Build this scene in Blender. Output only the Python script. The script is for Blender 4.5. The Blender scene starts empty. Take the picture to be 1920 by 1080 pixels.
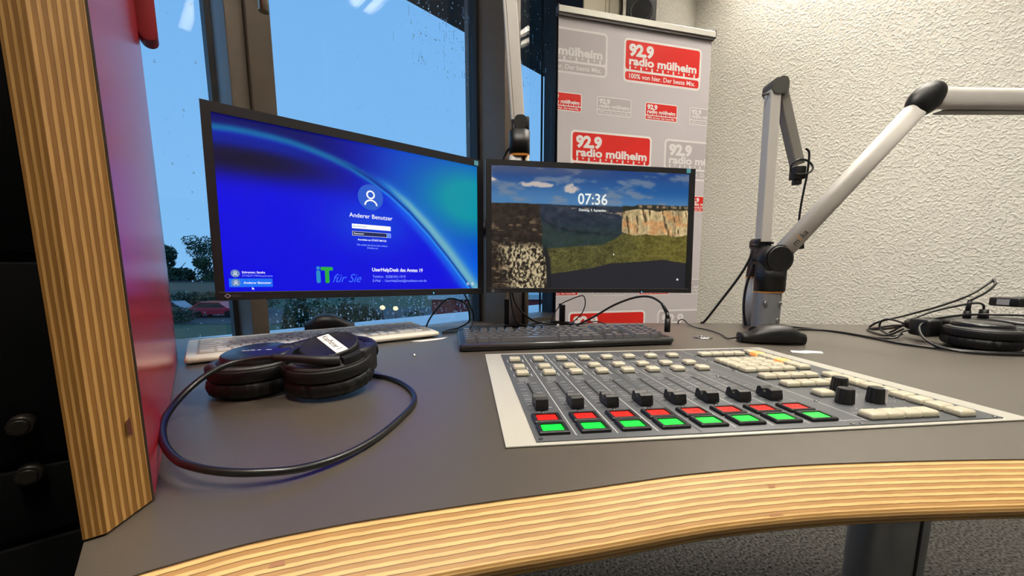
import bpy, bmesh, math, random
import numpy as np
from mathutils import Vector, Matrix, noise
random.seed(7)
PI = math.pi
SC = bpy.context.scene
COL = SC.collection

# ------------------------------------------------------------------ camera, world, exposure
cam_d = bpy.data.cameras.new('camera')
cam_d.sensor_width = 36.0
cam_d.lens = 725.0 / 1920.0 * 36.0
cam_d.shift_y = 66.0 / 1920.0
cam_d.clip_start = 0.02
cam_d.clip_end = 500
cam = bpy.data.objects.new('camera', cam_d)
COL.objects.link(cam)
cam.location = (0, 0, 0.895)
cam.rotation_euler = (PI / 2 - math.atan(99 / 725.0), 0, 0)
SC.camera = cam
SC.view_settings.view_transform = 'Standard'
SC.view_settings.look = 'None'
SC.view_settings.gamma = 1.0
SC.view_settings.use_curve_mapping = False
SC.view_settings.exposure = 0.0

world = bpy.data.worlds.new('dawn_sky')
SC.world = world
world.use_nodes = True
_n = world.node_tree
_bg = _n.nodes['Background']
_tc = _n.nodes.new('ShaderNodeTexCoord')
_sep = _n.nodes.new('ShaderNodeSeparateXYZ')
_rmp = _n.nodes.new('ShaderNodeValToRGB')
_n.links.new(_tc.outputs['Generated'], _sep.inputs[0])
_n.links.new(_sep.outputs['Z'], _rmp.inputs[0])
_n.links.new(_rmp.outputs[0], _bg.inputs['Color'])
_rmp.color_ramp.elements[0].position = 0.0
_rmp.color_ramp.elements[0].color = (.24, .56, .97, 1)
_rmp.color_ramp.elements[1].position = 0.6
_rmp.color_ramp.elements[1].color = (.185, .48, .93, 1)
_bg.inputs['Strength'].default_value = 1.0

# window frame of reference: x runs along the facade, y points outdoors, z up
KS = 1.2
A0 = Vector((-.77, .87, 0)) * KS
WD = Vector((.698, .7161, 0)).normalized()
WO = Vector((-WD.y, WD.x, 0))
MW = Matrix(((WD.x, WO.x, 0, A0.x), (WD.y, WO.y, 0, A0.y), (0, 0, 1, 0), (0, 0, 0, 1)))
WYAW = math.atan2(WD.y, WD.x)

# ceiling lamps: four twin-tube louvre fittings, at right angles to the window
LAMP_POS = [(1.5, 1.14), (2.02, 2.59), (.02, -.30), (1.9, -.7)]
LAMP_Z = 3.35
LAMP_W = [58.0, 20.0, 54.0, 12.0]
for _i, (_x, _y) in enumerate(LAMP_POS):
    for _s in (-1, 1):
        ld = bpy.data.lights.new('fluorescent_tube_light', 'AREA')
        ld.shape = 'RECTANGLE'
        ld.size = 1.46
        ld.size_y = .075
        ld.energy = LAMP_W[_i]
        ld.color = (1.0, .925, .81)
        lo = bpy.data.objects.new('fluorescent_tube_light', ld)
        COL.objects.link(lo)
        _off = WD * (_s * .068)
        lo.location = (_x + _off.x, _y + _off.y, LAMP_Z - .012)
        lo.rotation_euler = (0, 0, WYAW + PI / 2)

# ------------------------------------------------------------------ materials
MATS = {}


def _pr(m):
    return m.node_tree.nodes['Principled BSDF']


def mat(name, col, rough=.5, metal=0.0, spec=.5, noise_amt=0.0, noise_scale=20.0, bump=0.0, bump_scale=200.0,
        emit=None, emit_s=0.0, coat=0.0, alpha=None, trans=0.0, ior=None):
    if name in MATS:
        return MATS[name]
    m = bpy.data.materials.new(name)
    m.use_nodes = True
    nt = m.node_tree
    p = _pr(m)
    c = (col[0], col[1], col[2], 1)
    p.inputs['Base Color'].default_value = c
    p.inputs['Roughness'].default_value = rough
    p.inputs['Metallic'].default_value = metal
    p.inputs['Specular IOR Level'].default_value = spec
    if coat:
        p.inputs['Coat Weight'].default_value = coat
        p.inputs['Coat Roughness'].default_value = .1
    if trans:
        p.inputs['Transmission Weight'].default_value = trans
    if ior:
        p.inputs['IOR'].default_value = ior
    if emit:
        p.inputs['Emission Color'].default_value = (emit[0], emit[1], emit[2], 1)
        p.inputs['Emission Strength'].default_value = emit_s
    tc = nt.nodes.new('ShaderNodeTexCoord')
    if noise_amt:
        nz = nt.nodes.new('ShaderNodeTexNoise')
        nz.inputs['Scale'].default_value = noise_scale
        nz.inputs['Detail'].default_value = 5
        nt.links.new(tc.outputs['Object'], nz.inputs['Vector'])
        rm = nt.nodes.new('ShaderNodeValToRGB')
        a, b = 1 - noise_amt, 1 + noise_amt
        rm.color_ramp.elements[0].position = .3
        rm.color_ramp.elements[1].position = .7
        rm.color_ramp.elements[0].color = (col[0] * a, col[1] * a, col[2] * a, 1)
        rm.color_ramp.elements[1].color = (col[0] * b, col[1] * b, col[2] * b, 1)
        nt.links.new(nz.outputs['Fac'], rm.inputs[0])
        nt.links.new(rm.outputs[0], p.inputs['Base Color'])
    if bump:
        nb = nt.nodes.new('ShaderNodeTexNoise')
        nb.inputs['Scale'].default_value = bump_scale
        nb.inputs['Detail'].default_value = 3
        nt.links.new(tc.outputs['Object'], nb.inputs['Vector'])
        bp = nt.nodes.new('ShaderNodeBump')
        bp.inputs['Strength'].default_value = bump
        bp.inputs['Distance'].default_value = .001
        nt.links.new(nb.outputs['Fac'], bp.inputs['Height'])
        nt.links.new(bp.outputs[0], p.inputs['Normal'])
    MATS[name] = m
    return m


def mat_plaster(name, col, scale=66.0, dist=.0042):
    m = mat(name, col, .92, spec=.15)
    nt = m.node_tree
    p = _pr(m)
    tc = nt.nodes.new('ShaderNodeTexCoord')
    n1 = nt.nodes.new('ShaderNodeTexNoise')
    n1.inputs['Scale'].default_value = scale
    n1.inputs['Detail'].default_value = 1.6
    n1.inputs['Roughness'].default_value = .55
    n1.inputs['Distortion'].default_value = .15
    nt.links.new(tc.outputs['Object'], n1.inputs['Vector'])
    rm = nt.nodes.new('ShaderNodeValToRGB')
    rm.color_ramp.elements[0].position = .44
    rm.color_ramp.elements[1].position = .66
    nt.links.new(n1.outputs['Fac'], rm.inputs[0])
    bp = nt.nodes.new('ShaderNodeBump')
    bp.inputs['Strength'].default_value = 1.0
    bp.inputs['Distance'].default_value = dist
    nt.links.new(rm.outputs[0], bp.inputs['Height'])
    nt.links.new(bp.outputs[0], p.inputs['Normal'])
    return m


def mat_ply(name, axis, pitch, light, dark, line, rough=.5, wave=.20):
    """Plywood edge: alternating veneers counted along one local axis."""
    m = mat(name, light, rough, spec=.35)
    nt = m.node_tree
    p = _pr(m)
    tc = nt.nodes.new('ShaderNodeTexCoord')
    mp = nt.nodes.new('ShaderNodeMapping')
    nt.links.new(tc.outputs['Object'], mp.inputs['Vector'])
    nz = nt.nodes.new('ShaderNodeTexNoise')
    nz.inputs['Scale'].default_value = 90
    nz.inputs['Detail'].default_value = 4
    nt.links.new(tc.outputs['Object'], nz.inputs['Vector'])
    sp = nt.nodes.new('ShaderNodeSeparateXYZ')
    nt.links.new(tc.outputs['Object'], sp.inputs[0])
    ma = nt.nodes.new('ShaderNodeMath')
    ma.operation = 'MULTIPLY_ADD'
    ma.inputs[1].default_value = 1.0 / pitch
    nt.links.new(sp.outputs[axis], ma.inputs[0])
    mb = nt.nodes.new('ShaderNodeMath')
    mb.operation = 'MULTIPLY'
    mb.inputs[1].default_value = wave
    nt.links.new(nz.outputs['Fac'], mb.inputs[0])
    nt.links.new(mb.outputs[0], ma.inputs[2])
    fr = nt.nodes.new('ShaderNodeMath')
    fr.operation = 'FRACT'
    nt.links.new(ma.outputs[0], fr.inputs[0])
    rm = nt.nodes.new('ShaderNodeValToRGB')
    cr = rm.color_ramp
    cr.elements[0].position = 0
    cr.elements[0].color = (*dark, 1)
    cr.elements[1].position = .42
    cr.elements[1].color = (*dark, 1)
    for pos, c in ((.47, line), (.53, line), (.57, light), (.94, light), (.99, dark)):
        e = cr.elements.new(pos)
        e.color = (*c, 1)
    nt.links.new(fr.outputs[0], rm.inputs[0])
    # grain speckle, stretched along the sheet
    n2 = nt.nodes.new('ShaderNodeTexNoise')
    n2.inputs['Scale'].default_value = 260
    n2.inputs['Detail'].default_value = 3
    sc = [0.12, 0.12, 0.12]
    sc['XYZ'.index(axis)] = 2.2
    mp.inputs['Scale'].default_value = sc
    nt.links.new(mp.outputs[0], n2.inputs['Vector'])
    mx = nt.nodes.new('ShaderNodeMix')
    mx.data_type = 'RGBA'
    mx.blend_type = 'MULTIPLY'
    mx.inputs['Factor'].default_value = .45
    r2 = nt.nodes.new('ShaderNodeValToRGB')
    r2.color_ramp.elements[0].position = .3
    r2.color_ramp.elements[0].color = (.55, .5, .42, 1)
    r2.color_ramp.elements[1].position = .62
    r2.color_ramp.elements[1].color = (1, 1, 1, 1)
    nt.links.new(n2.outputs['Fac'], r2.inputs[0])
    nt.links.new(rm.outputs[0], mx.inputs[6])
    nt.links.new(r2.outputs[0], mx.inputs[7])
    nt.links.new(mx.outputs[2], p.inputs['Base Color'])
    return m


def mat_glass(name):
    m = bpy.data.materials.new(name)
    m.use_nodes = True
    nt = m.node_tree
    nt.nodes.clear()
    out = nt.nodes.new('ShaderNodeOutputMaterial')
    tr = nt.nodes.new('ShaderNodeBsdfTransparent')
    gl = nt.nodes.new('ShaderNodeBsdfGlossy')
    gl.inputs['Roughness'].default_value = 0.0
    lw = nt.nodes.new('ShaderNodeLayerWeight')
    lw.inputs['Blend'].default_value = .5
    pw = nt.nodes.new('ShaderNodeMath')
    pw.operation = 'POWER'
    pw.inputs[1].default_value = 5
    ad = nt.nodes.new('ShaderNodeMath')
    ad.operation = 'MULTIPLY_ADD'
    ad.inputs[1].default_value = .9
    ad.inputs[2].default_value = .045
    mx = nt.nodes.new('ShaderNodeMixShader')
    nt.links.new(lw.outputs['Facing'], pw.inputs[0])
    nt.links.new(pw.outputs[0], ad.inputs[0])
    nt.links.new(ad.outputs[0], mx.inputs[0])
    nt.links.new(tr.outputs[0], mx.inputs[1])
    nt.links.new(gl.outputs[0], mx.inputs[2])
    nt.links.new(mx.outputs[0], out.inputs[0])
    MATS[name] = m
    return m


def mat_screen(name, strength=1.0):
    m = mat(name, (.004, .004, .005), .35, spec=.3)
    nt = m.node_tree
    p = _pr(m)
    at = nt.nodes.new('ShaderNodeAttribute')
    at.attribute_name = 'picture'
    nt.links.new(at.outputs['Color'], p.inputs['Emission Color'])
    p.inputs['Emission Strength'].default_value = strength
    return m


def mat_emit(name, col, s):
    return mat(name, (.01, .01, .01), .4, emit=col, emit_s=s)


def lin(r, g, b):
    f = lambda x: (x / 255 / 12.92) if x / 255 <= .04045 else ((x / 255 + .055) / 1.055) ** 2.4
    return (f(r), f(g), f(b))


M_plaster = mat_plaster('cream_roughcast', lin(228, 225, 216))
M_plain = mat('smooth_paint', lin(200, 192, 172), .7, noise_amt=.03)
M_ceiling = mat('ceiling_white', lin(225, 222, 212), .9, noise_amt=.02)
M_carpet = mat('carpet_speckle', lin(80, 79, 76), .95, spec=.1, noise_amt=.95, noise_scale=120, bump=1.0, bump_scale=300)
M_frame = mat('window_aluminium', lin(98, 88, 78), .4, metal=.25, noise_amt=.05)
M_gasket = mat('gasket_rubber', lin(14, 16, 22), .55)
M_glass = mat_glass('window_glass')
M_steel = mat('brushed_steel', lin(196, 186, 168), .3, metal=1.0, bump=.1, bump_scale=400)
M_silver = mat('anodised_silver', lin(190, 189, 188), .45, metal=.35, noise_amt=.02)
M_armpaint = mat('arm_silver_paint', lin(205, 201, 194), .5, metal=.1, noise_amt=.02)
M_armpaint2 = mat('arm_silver_groove', lin(120, 118, 112), .5, metal=.4)  # mid grey for the arm groove strips
M_blackplastic = mat('black_plastic', lin(21, 21, 22), .42, bump=.25, bump_scale=900)
M_bezel = mat('monitor_black', lin(26, 26, 29), .38, bump=.2, bump_scale=1200)
M_softblack = mat('soft_black_rubber', lin(20, 20, 21), .5)
M_leather = mat('black_leatherette', lin(9, 9, 10), .5, spec=.35, bump=.6, bump_scale=260)
M_orange = mat('orange_ring', lin(226, 150, 60), .45)
M_desk = mat('taupe_laminate', lin(74, 67, 58), .40, spec=1.0, noise_amt=.06, noise_scale=900, bump=.12, bump_scale=700)
M_deskedge = mat('laminate_dark_edge', lin(62, 50, 42), .5)
M_ply = mat_ply('plywood_edge_level', 'Z', .00262, lin(212, 174, 114), lin(168, 126, 72), lin(104, 70, 32))
M_plyv = mat_ply('plywood_edge_upright', 'X', .0029, lin(186, 142, 82), lin(138, 96, 40), lin(120, 80, 30), wave=.13)
M_red = mat('red_laminate', lin(178, 28, 32), .22, spec=.8, noise_amt=.03)
M_darkred = mat('dark_red_lacquer', lin(128, 12, 22), .35)
M_black = mat('rack_black', lin(4, 4, 5), .8, spec=.1)
M_white = mat('white_print', lin(238, 234, 228), .55)
M_cream = mat('cream_button', lin(190, 184, 162), .35, spec=.5, noise_amt=.02)
M_creamclear = mat('button_skirt', lin(126, 122, 108), .3)
M_console = mat('console_grey', lin(82, 85, 89), .42, noise_amt=.04, noise_scale=500)
M_conframe = mat('console_cream_frame', lin(184, 182, 172), .4, noise_amt=.015)
M_greyink = mat('console_grey_ink', lin(206, 207, 206), .5)
M_slot = mat('slot_black', lin(6, 6, 7), .6)
M_redlens = mat('red_lens', lin(225, 22, 14), .3, emit=lin(255, 30, 18), emit_s=.42)
M_greenlens = mat('green_lens', lin(10, 200, 50), .3, emit=lin(0, 255, 62), emit_s=.8)
M_orangelens = mat('orange_lit_button', lin(250, 180, 110), .35, emit=lin(255, 150, 70), emit_s=.35)
M_wkb = mat('white_keyboard_shell', lin(236, 230, 214), .42, noise_amt=.015)
M_wkey = mat('pale_grey_key', lin(224, 223, 222), .6)
M_bkb = mat('black_keyboard_shell', lin(30, 30, 31), .3, spec=.6)
M_bkey = mat('black_key', lin(92, 92, 95), .36, spec=.9, coat=.6)
M_legend = mat('key_legend_grey', lin(150, 150, 150), .6)
M_cable = mat('black_cable', lin(18, 18, 19), .33, spec=.55)
M_screw = mat('screw_metal', lin(190, 190, 188), .25, metal=1.0)
M_bannergrey = mat('banner_mauve_grey', lin(212, 205, 208), .5, spec=.3, noise_amt=.02, noise_scale=6)
M_bannergrey2 = mat('banner_mid_grey', lin(198, 190, 192), .5, spec=.3)
M_bannerred = mat('banner_red', lin(228, 44, 36), .5, spec=.3)
M_bannerwhite = mat('banner_white', lin(250, 247, 244), .5, spec=.3)
M_bannerpale = mat('banner_pale', lin(240, 236, 236), .5, spec=.3)
M_rail = mat('banner_rail_aluminium', lin(236, 234, 222), .4, metal=.2)
M_raildark = mat('banner_rail_lip', lin(84, 78, 76), .5)
M_paper = mat('white_paper', lin(238, 238, 232), .7)
M_ink = mat('dark_ink', lin(24, 24, 26), .6)
M_sticker = mat('light_blue_sticker', lin(96, 176, 200), .4)
M_txtwhite = mat_emit('screen_white', (1, 1, 1), .95)
M_txtpale = mat_emit('screen_pale_blue', lin(150, 176, 255), .9)
M_led = mat_emit('led_blue', lin(80, 200, 255), 1.6)
M_colpost = mat('steel_column_grey', lin(138, 140, 144), .38, metal=.3, noise_amt=.02)
M_conc = mat('speaker_cone', lin(24, 24, 27), .28, spec=.7)


# ------------------------------------------------------------------ mesh helpers
class B:
    def __init__(s, M=None):
        s.v, s.f, s.mi, s.sm = [], [], [], []
        s.M = M

    def add(s, verts, faces, mi=0, smooth=False):
        o = len(s.v)
        s.v += [Vector(v) for v in verts]
        for k, f in enumerate(faces):
            s.f.append([i + o for i in f])
            s.mi.append(mi)
            s.sm.append(smooth[k] if isinstance(smooth, (list, tuple)) else smooth)
        return s

    def box(s, x0, x1, y0, y1, z0, z1, mi=0, bev=0, seg=2, M=None):
        bm = bmesh.new()
        bmesh.ops.create_cube(bm, size=1)
        for v in bm.verts:
            v.co = Vector(((x0 + x1) / 2 + v.co.x * (x1 - x0), (y0 + y1) / 2 + v.co.y * (y1 - y0), (z0 + z1) / 2 + v.co.z * (z1 - z0)))
        if bev:
            bmesh.ops.bevel(bm, geom=list(bm.edges), offset=bev, segments=seg, affect='EDGES', profile=.5)
        s._bm(bm, mi, bool(bev), M)
        return s

    def _bm(s, bm, mi, smooth, M=None):
        bm.verts.ensure_lookup_table()
        for i, v in enumerate(bm.verts):
            v.index = i
        vs = [(M @ v.co) if M else v.co.copy() for v in bm.verts]
        s.add(vs, [[v.index for v in f.verts] for f in bm.faces], mi, smooth)
        bm.free()

    def prism(s, poly, z0, z1, mi=0, smooth=False, M=None, top=None, cap0=True, mtop=None):
        """Extrude a 2-D outline in z; top = outline at z1 when tapered."""
        n = len(poly)
        t = top or poly
        vs = [Vector((p[0], p[1], z0)) for p in poly] + [Vector((p[0], p[1], z1)) for p in t]
        if M:
            vs = [M @ v for v in vs]
        fs = [[i, (i + 1) % n, n + (i + 1) % n, n + i] for i in range(n)]
        s.add(vs, fs, mi, smooth)
        o = len(s.v) - 2 * n
        s.f.append([o + n + i for i in range(n)])
        s.mi.append(mi if mtop is None else mtop)
        s.sm.append(False)
        if cap0:
            s.f.append([o + i for i in range(n)][::-1])
            s.mi.append(mi)
            s.sm.append(False)
        return s

    def loops(s, rings, mi=0, smooth=True, cap=(True, True), closed=False):
        n = len(rings[0])
        vs = [v for r in rings for v in r]
        fs = []
        k = len(rings)
        for j in range(k if closed else k - 1):
            a, b = j * n, ((j + 1) % k) * n
            for i in range(n):
                fs.append([a + i, a + (i + 1) % n, b + (i + 1) % n, b + i])
        sm = [smooth] * len(fs)
        if not closed:
            if cap[0]:
                fs.append(list(range(n))[::-1])
                sm.append(False)
            if cap[1]:
                fs.append([(k - 1) * n + i for i in range(n)])
                sm.append(False)
        s.add(vs, fs, mi, sm)
        return s

    def cyl(s, p0, p1, r0, r1=None, n=24, mi=0, ell=1.0, up=(0, 0, 1)):
        p0, p1 = Vector(p0), Vector(p1)
        r1 = r0 if r1 is None else r1
        d = (p1 - p0).normalized()
        u = Vector(up)
        if abs(d.dot(u)) > .95:
            u = Vector((0, 1, 0))
        a = d.cross(u).normalized()
        b = a.cross(d).normalized()
        rings = []
        for p, r in ((p0, r0), (p1, r1)):
            rings.append([p + a * (r * math.cos(t)) + b * (r * ell * math.sin(t)) for t in [2 * PI * i / n for i in range(n)]][::-1])
        return s.loops(rings, mi)

    def lathe(s, prof, n=32, mi=0, M=None, smooth=True, ex=1.0, ey=1.0):
        rings = []
        for r, z in prof:
            ring = [Vector((r * ex * math.cos(2 * PI * i / n), r * ey * math.sin(2 * PI * i / n), z)) for i in range(n)]
            rings.append([M @ v for v in ring] if M else ring)
        return s.loops(rings, mi, smooth, cap=(prof[0][0] > 1e-6, prof[-1][0] > 1e-6))

    def tube(s, pts, r, n=8, mi=0, sub=6, closed=False):
        P = [Vector(p) for p in pts]
        if sub > 1:
            Q = []
            k = len(P)
            for i in range(k if closed else k - 1):
                if closed:
                    a, b, c, d = P[(i - 1) % k], P[i], P[(i + 1) % k], P[(i + 2) % k]
                else:
                    a, b, c, d = P[max(i - 1, 0)], P[i], P[i + 1], P[min(i + 2, k - 1)]
                for j in range(sub):
                    t = j / sub
                    Q.append(.5 * ((2 * b) + (c - a) * t + (2 * a - 5 * b + 4 * c - d) * t * t + (3 * b - a - 3 * c + d) * t ** 3))
            if not closed:
                Q.append(P[-1])
            P = Q
        rings = []
        nrm = None
        for i, p in enumerate(P):
            if closed:
                d = (P[(i + 1) % len(P)] - P[i - 1])
            else:
                d = (P[min(i + 1, len(P) - 1)] - P[max(i - 1, 0)])
            d.normalize()
            if nrm is None:
                nrm = d.cross(Vector((0, 0, 1)))
                if nrm.length < .1:
                    nrm = d.cross(Vector((1, 0, 0)))
            nrm = (nrm - d * nrm.dot(d))
            nrm.normalize()
            bn = d.cross(nrm)
            rr = r(i / (len(P) - 1)) if callable(r) else r
            rings.append([p + nrm * (rr * math.cos(2 * PI * k / n)) + bn * (rr * math.sin(2 * PI * k / n)) for k in range(n)])
        return s.loops(rings, mi, True, closed=closed)

    def sphere(s, c, r, mi=0, n=16, M=None):
        c = Vector(c)
        rx, ry, rz = (r, r, r) if not hasattr(r, '__len__') else r
        rings = []
        for j in range(n // 2 + 1):
            th = PI * j / (n // 2)
            q = max(math.sin(th), .002)
            ring = [Vector((rx * q * math.cos(2 * PI * i / n), ry * q * math.sin(2 * PI * i / n), -rz * math.cos(th))) for i in range(n)]
            rings.append([(M @ v if M else v) + c for v in ring])
        return s.loops(rings, mi)

    def text(s, txt, size, M, mi=0, bold=0.0, ax='LEFT', sx=1.0, shear=0.0, sp=1.0):
        vs, fs = text_geo(txt, bold, ax, shear, sp)
        s.add([M @ Vector((v[0] * size * sx, v[1] * size, 0)) for v in vs], fs, mi)
        return s

    def rect(s, x0, x1, y0, y1, z, mi=0, M=None):
        vs = [Vector(p) for p in ((x0, y0, z), (x1, y0, z), (x1, y1, z), (x0, y1, z))]
        s.add([M @ v if M else v for v in vs], [[0, 1, 2, 3]], mi)
        return s

    def poly(s, pts, z, mi=0, M=None):
        vs = [Vector((p[0], p[1], z)) for p in pts]
        s.add([M @ v if M else v for v in vs], [list(range(len(vs)))], mi)
        return s

    def ring2(s, outer, inner, z, mi=0, M=None):
        n = len(outer)
        vs = [Vector((p[0], p[1], z)) for p in outer] + [Vector((p[0], p[1], z)) for p in inner]
        s.add([M @ v if M else v for v in vs], [[i, (i + 1) % n, n + (i + 1) % n, n + i] for i in range(n)], mi)
        return s

    def mesh(s, name, mats):
        me = bpy.data.meshes.new(name)
        me.from_pydata([tuple(v) for v in s.v], [], s.f)
        for m in (mats if isinstance(mats, (list, tuple)) else [mats]):
            me.materials.append(m)
        me.polygons.foreach_set('material_index', s.mi)
        me.polygons.foreach_set('use_smooth', s.sm)
        me.update()
        return me

    def build(s, name, mats, parent=None, origin=True):
        """Link as one object. Top-level meshes get their origin at the middle of their base."""
        loc = Vector((0, 0, 0))
        if parent is None and origin:
            xs = [v.x for v in s.v]
            ys = [v.y for v in s.v]
            zs = [v.z for v in s.v]
            loc = Vector(((min(xs) + max(xs)) / 2, (min(ys) + max(ys)) / 2, min(zs)))
            s.v = [v - loc for v in s.v]
        o = bpy.data.objects.new(name, s.mesh(name, mats))
        o.location = loc
        COL.objects.link(o)
        if parent:
            o.parent = parent
        return o


_TXT = {}


def text_geo(txt, bold, ax, shear, sp):
    k = (txt, bold, ax, shear, sp)
    if k not in _TXT:
        cu = bpy.data.curves.new('t', 'FONT')
        cu.body = txt
        cu.size = 1
        cu.offset = bold
        cu.align_x = ax
        cu.shear = shear
        cu.space_character = sp
        cu.resolution_u = 3
        o = bpy.data.objects.new('t', cu)
        COL.objects.link(o)
        dg = bpy.context.evaluated_depsgraph_get()
        me = bpy.data.meshes.new_from_object(o.evaluated_get(dg))
        _TXT[k] = ([tuple(v.co) for v in me.vertices], [list(p.vertices) for p in me.polygons])
        bpy.data.objects.remove(o)
        bpy.data.curves.remove(cu)
        bpy.data.meshes.remove(me)
    return _TXT[k]


def rrect(x0, x1, y0, y1, r, n=5):
    out = []
    for cx, cy, a in ((x1 - r, y0 + r, -90), (x1 - r, y1 - r, 0), (x0 + r, y1 - r, 90), (x0 + r, y0 + r, 180)):
        for i in range(n + 1):
            t = math.radians(a + 90 * i / n)
            out.append((cx + r * math.cos(t), cy + r * math.sin(t)))
    return out


def thing(name, label, cat, loc=(0, 0, 0), rotz=0.0, group=None, rot=None):
    o = bpy.data.objects.new(name, None)
    o.empty_display_size = .05
    COL.objects.link(o)
    o.location = loc
    o.rotation_euler = rot or (0, 0, rotz)
    tag(o, label, cat, group)
    return o


def tag(o, label, cat, group=None):
    o['label'] = label
    o['category'] = cat
    if group:
        o['group'] = group
    return o


def struct(o, label=None):
    o['kind'] = 'structure'
    if label:
        o['label'] = label
    return o


def copy_part(src, parent, loc, rot=None):
    c = src.copy()
    COL.objects.link(c)
    c.parent = parent
    c.location = loc
    if rot:
        c.rotation_euler = rot
    return c


def T(x=0, y=0, z=0):
    return Matrix.Translation((x, y, z))


def R(a, ax):
    return Matrix.Rotation(a, 4, ax)


# ------------------------------------------------------------------ room shell (facade frame: s = along window, outward = +y)
S0, S1, N1 = -3.2, 3.5346, 4.9     # wall ends along the facade, room depth
struct(B().box(S0, S1, -N1, .02, -.1, 0, M=MW).build('floor', M_carpet), 'speckled grey carpet floor')
struct(B().box(S0 - .2, S1 + .2, -N1 - .2, .02, 3.35, 3.5, M=MW).build('ceiling', M_ceiling))
struct(B().box(S1, S1 + .2, -N1, .2, -.1, 3.35, M=MW).build('wall_right', M_plaster), 'cream roughcast wall behind the microphone arms')
struct(B().box(S0 - .2, S0, -N1, .2, -.1, 3.35, M=MW).build('wall_left', M_plaster))
struct(B().box(S0 - .2, S1 + .2, -N1 - .2, -N1, -.1, 3.35, M=MW).build('wall_rear', M_plaster))
MWS = T(A0.x, A0.y, .895 * (1 - KS)) @ R(WYAW, 'Z') @ Matrix.Scale(KS, 4)   # joinery drawn at 1:1.2, sill height kept
wf = B()
wf.box(S0 / KS, -1.15, .0, .2, -.1, 2.94, M=MWS)
wf.box(-1.15, 1.368, .0, .2, -.1, .60, M=MWS)
wf.box(-1.15, 1.368, .0, .2, 2.35, 2.94, M=MWS)
wf.box(1.715, S1 / KS, .0, .2, -.1, 2.94, M=MWS)
struct(wf.build('wall_front', M_plaster), 'rough plaster window wall')
cv = B()
cv.box(1.368, 1.529, -.154, .05, 0, 2.94, M=MWS, bev=.004)
cv.box(1.529, 1.55, -.12, .05, 0, 2.94, M=MWS)
cv.box(1.55, 1.575, -.145, .05, 0, 2.94, M=MWS, bev=.004)
cv.box(1.575, 1.60, -.12, .05, 0, 2.94, M=MWS)
cv.box(1.60, 1.715, -.135, .05, 0, 2.94, M=MWS, bev=.004)
struct(cv.build('trim_1', M_plain), 'beige boxed-in strip beside the window')


def window(n, s0, s1, z0, z1, label):
    w = bpy.data.objects.new('window_%d' % n, None)
    COL.objects.link(w)
    w.location = A0 + WD * (KS * (s0 + s1) / 2)
    w.location.z = .895 * (1 - KS)
    w.scale = (KS, KS, KS)
    w.rotation_euler = (0, 0, WYAW)
    struct(w, label)
    h = (s1 - s0) / 2
    return w, h


def drops(w, h, z0, z1, n, x0=None, x1=None, seed=1, big=.0022):
    rnd = random.Random(seed)
    b = B()
    for k in range(n):
        x = rnd.uniform(x0 if x0 is not None else -h, x1 if x1 is not None else h)
        z = rnd.uniform(z0, z1)
        r = big * (.35 + .65 * rnd.random() ** 2)
        b.sphere((x, .0085, z), (r, .0016, r * rnd.uniform(1, 1.5)), n=8)
        if rnd.random() < .12:
            ln = rnd.uniform(.006, .02)
            b.sphere((x, .0085, z + ln), (r * .4, .001, ln), n=6)
    o = b.build('rain_drops', M_drop, w)
    o['kind'] = 'stuff'
    return o


M_drop = mat('water_drop', (1, 1, 1), .02, trans=1.0, ior=1.33)

# left pane
w1, h = window(1, -1.05, .121, .6, 2.40, 'tall fixed window pane beside red panel')
B().box(-h, h, -.004, .004, .70, 2.40).build('pane', M_glass, w1)
B().box(h - .010, h, -.022, .02, .69, 2.40).box(-h, -h + .01, -.022, .02, .69, 2.40).build('gasket', M_gasket, w1)
f = B().box(-h - .05, h, -.10, .05, .60, .69).box(-h - .05, h, -.10, .05, 2.33, 2.40).box(-h - .06, -h, -.154, .05, .1, 2.40)
f.build('window_frame', M_frame, w1)
drops(w1, h, .72, 1.6, 240, x0=h - .42, seed=3)
# mullion between panes
mu = B().box(.121, .1535, -.154, .05, .0, 2.94, M=MWS, bev=.002)
struct(mu.build('trim_2', M_frame), 'window mullion')
# middle window: tilt sash above a fixed light
w2, h = window(2, .155, .9114, .6, 2.40, 'wide opening window behind the left monitor')
c = (.155 + .9114) / 2
B().box(-h + .002, h - .014, -.004, .004, .70, 1.02).build('pane', M_glass, w2)
B().box(.201 - c, h - .014, -.004, .004, 1.08, 2.36).build('pane', M_glass, w2)
sash = B()
sash.box(-h, .201 - c, -.165, .02, 1.02, 2.40, bev=.003)
sash.box(.201 - c, h, -.03, .03, 1.02, 1.08, bev=.003)
sash.box(.201 - c, h, -.03, .03, 2.33, 2.40, bev=.003)
sash.build('sash', M_frame, w2)
B().box(-h, h, -.10, .05, .60, .696).build('window_frame', M_frame, w2)
B().box(h - .014, h, -.022, .02, .69, 2.40).box(-h, -h + .004, -.03, .02, .69, 1.02).build('gasket', M_gasket, w2)
hd = B()
hx = .1756 - c
hd.box(hx - .015, hx + .015, -.175, -.165, 1.46, 1.60, bev=.004)
hd.cyl((hx, -.165, 1.53), (hx, -.222, 1.53), .0085)
hd.cyl((hx, -.214, 1.535), (hx, -.214, 1.405), .0092, .0092, n=20)
hd.sphere((hx, -.214, 1.535), .0095)
hd.build('window_handle', M_steel, w2)
drops(w2, h, .70, .84, 520, x0=-h + .01, x1=h - .02, seed=5, big=.0024)
drops(w2, h, 1.15, 1.75, 90, seed=8, big=.0018)
o = drops(w2, h, 1.55, 1.95, 260, x0=.12, x1=h - .02, seed=9, big=.0026)
# post
po = B().box(.9114, .99, -.154, .06, 0, 2.94, M=MWS, bev=.003)
po.box(.945, .955, -.160, -.15, 0, 2.94, M=MWS)
struct(po.build('trim_3', M_frame), 'dark window post')
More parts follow.
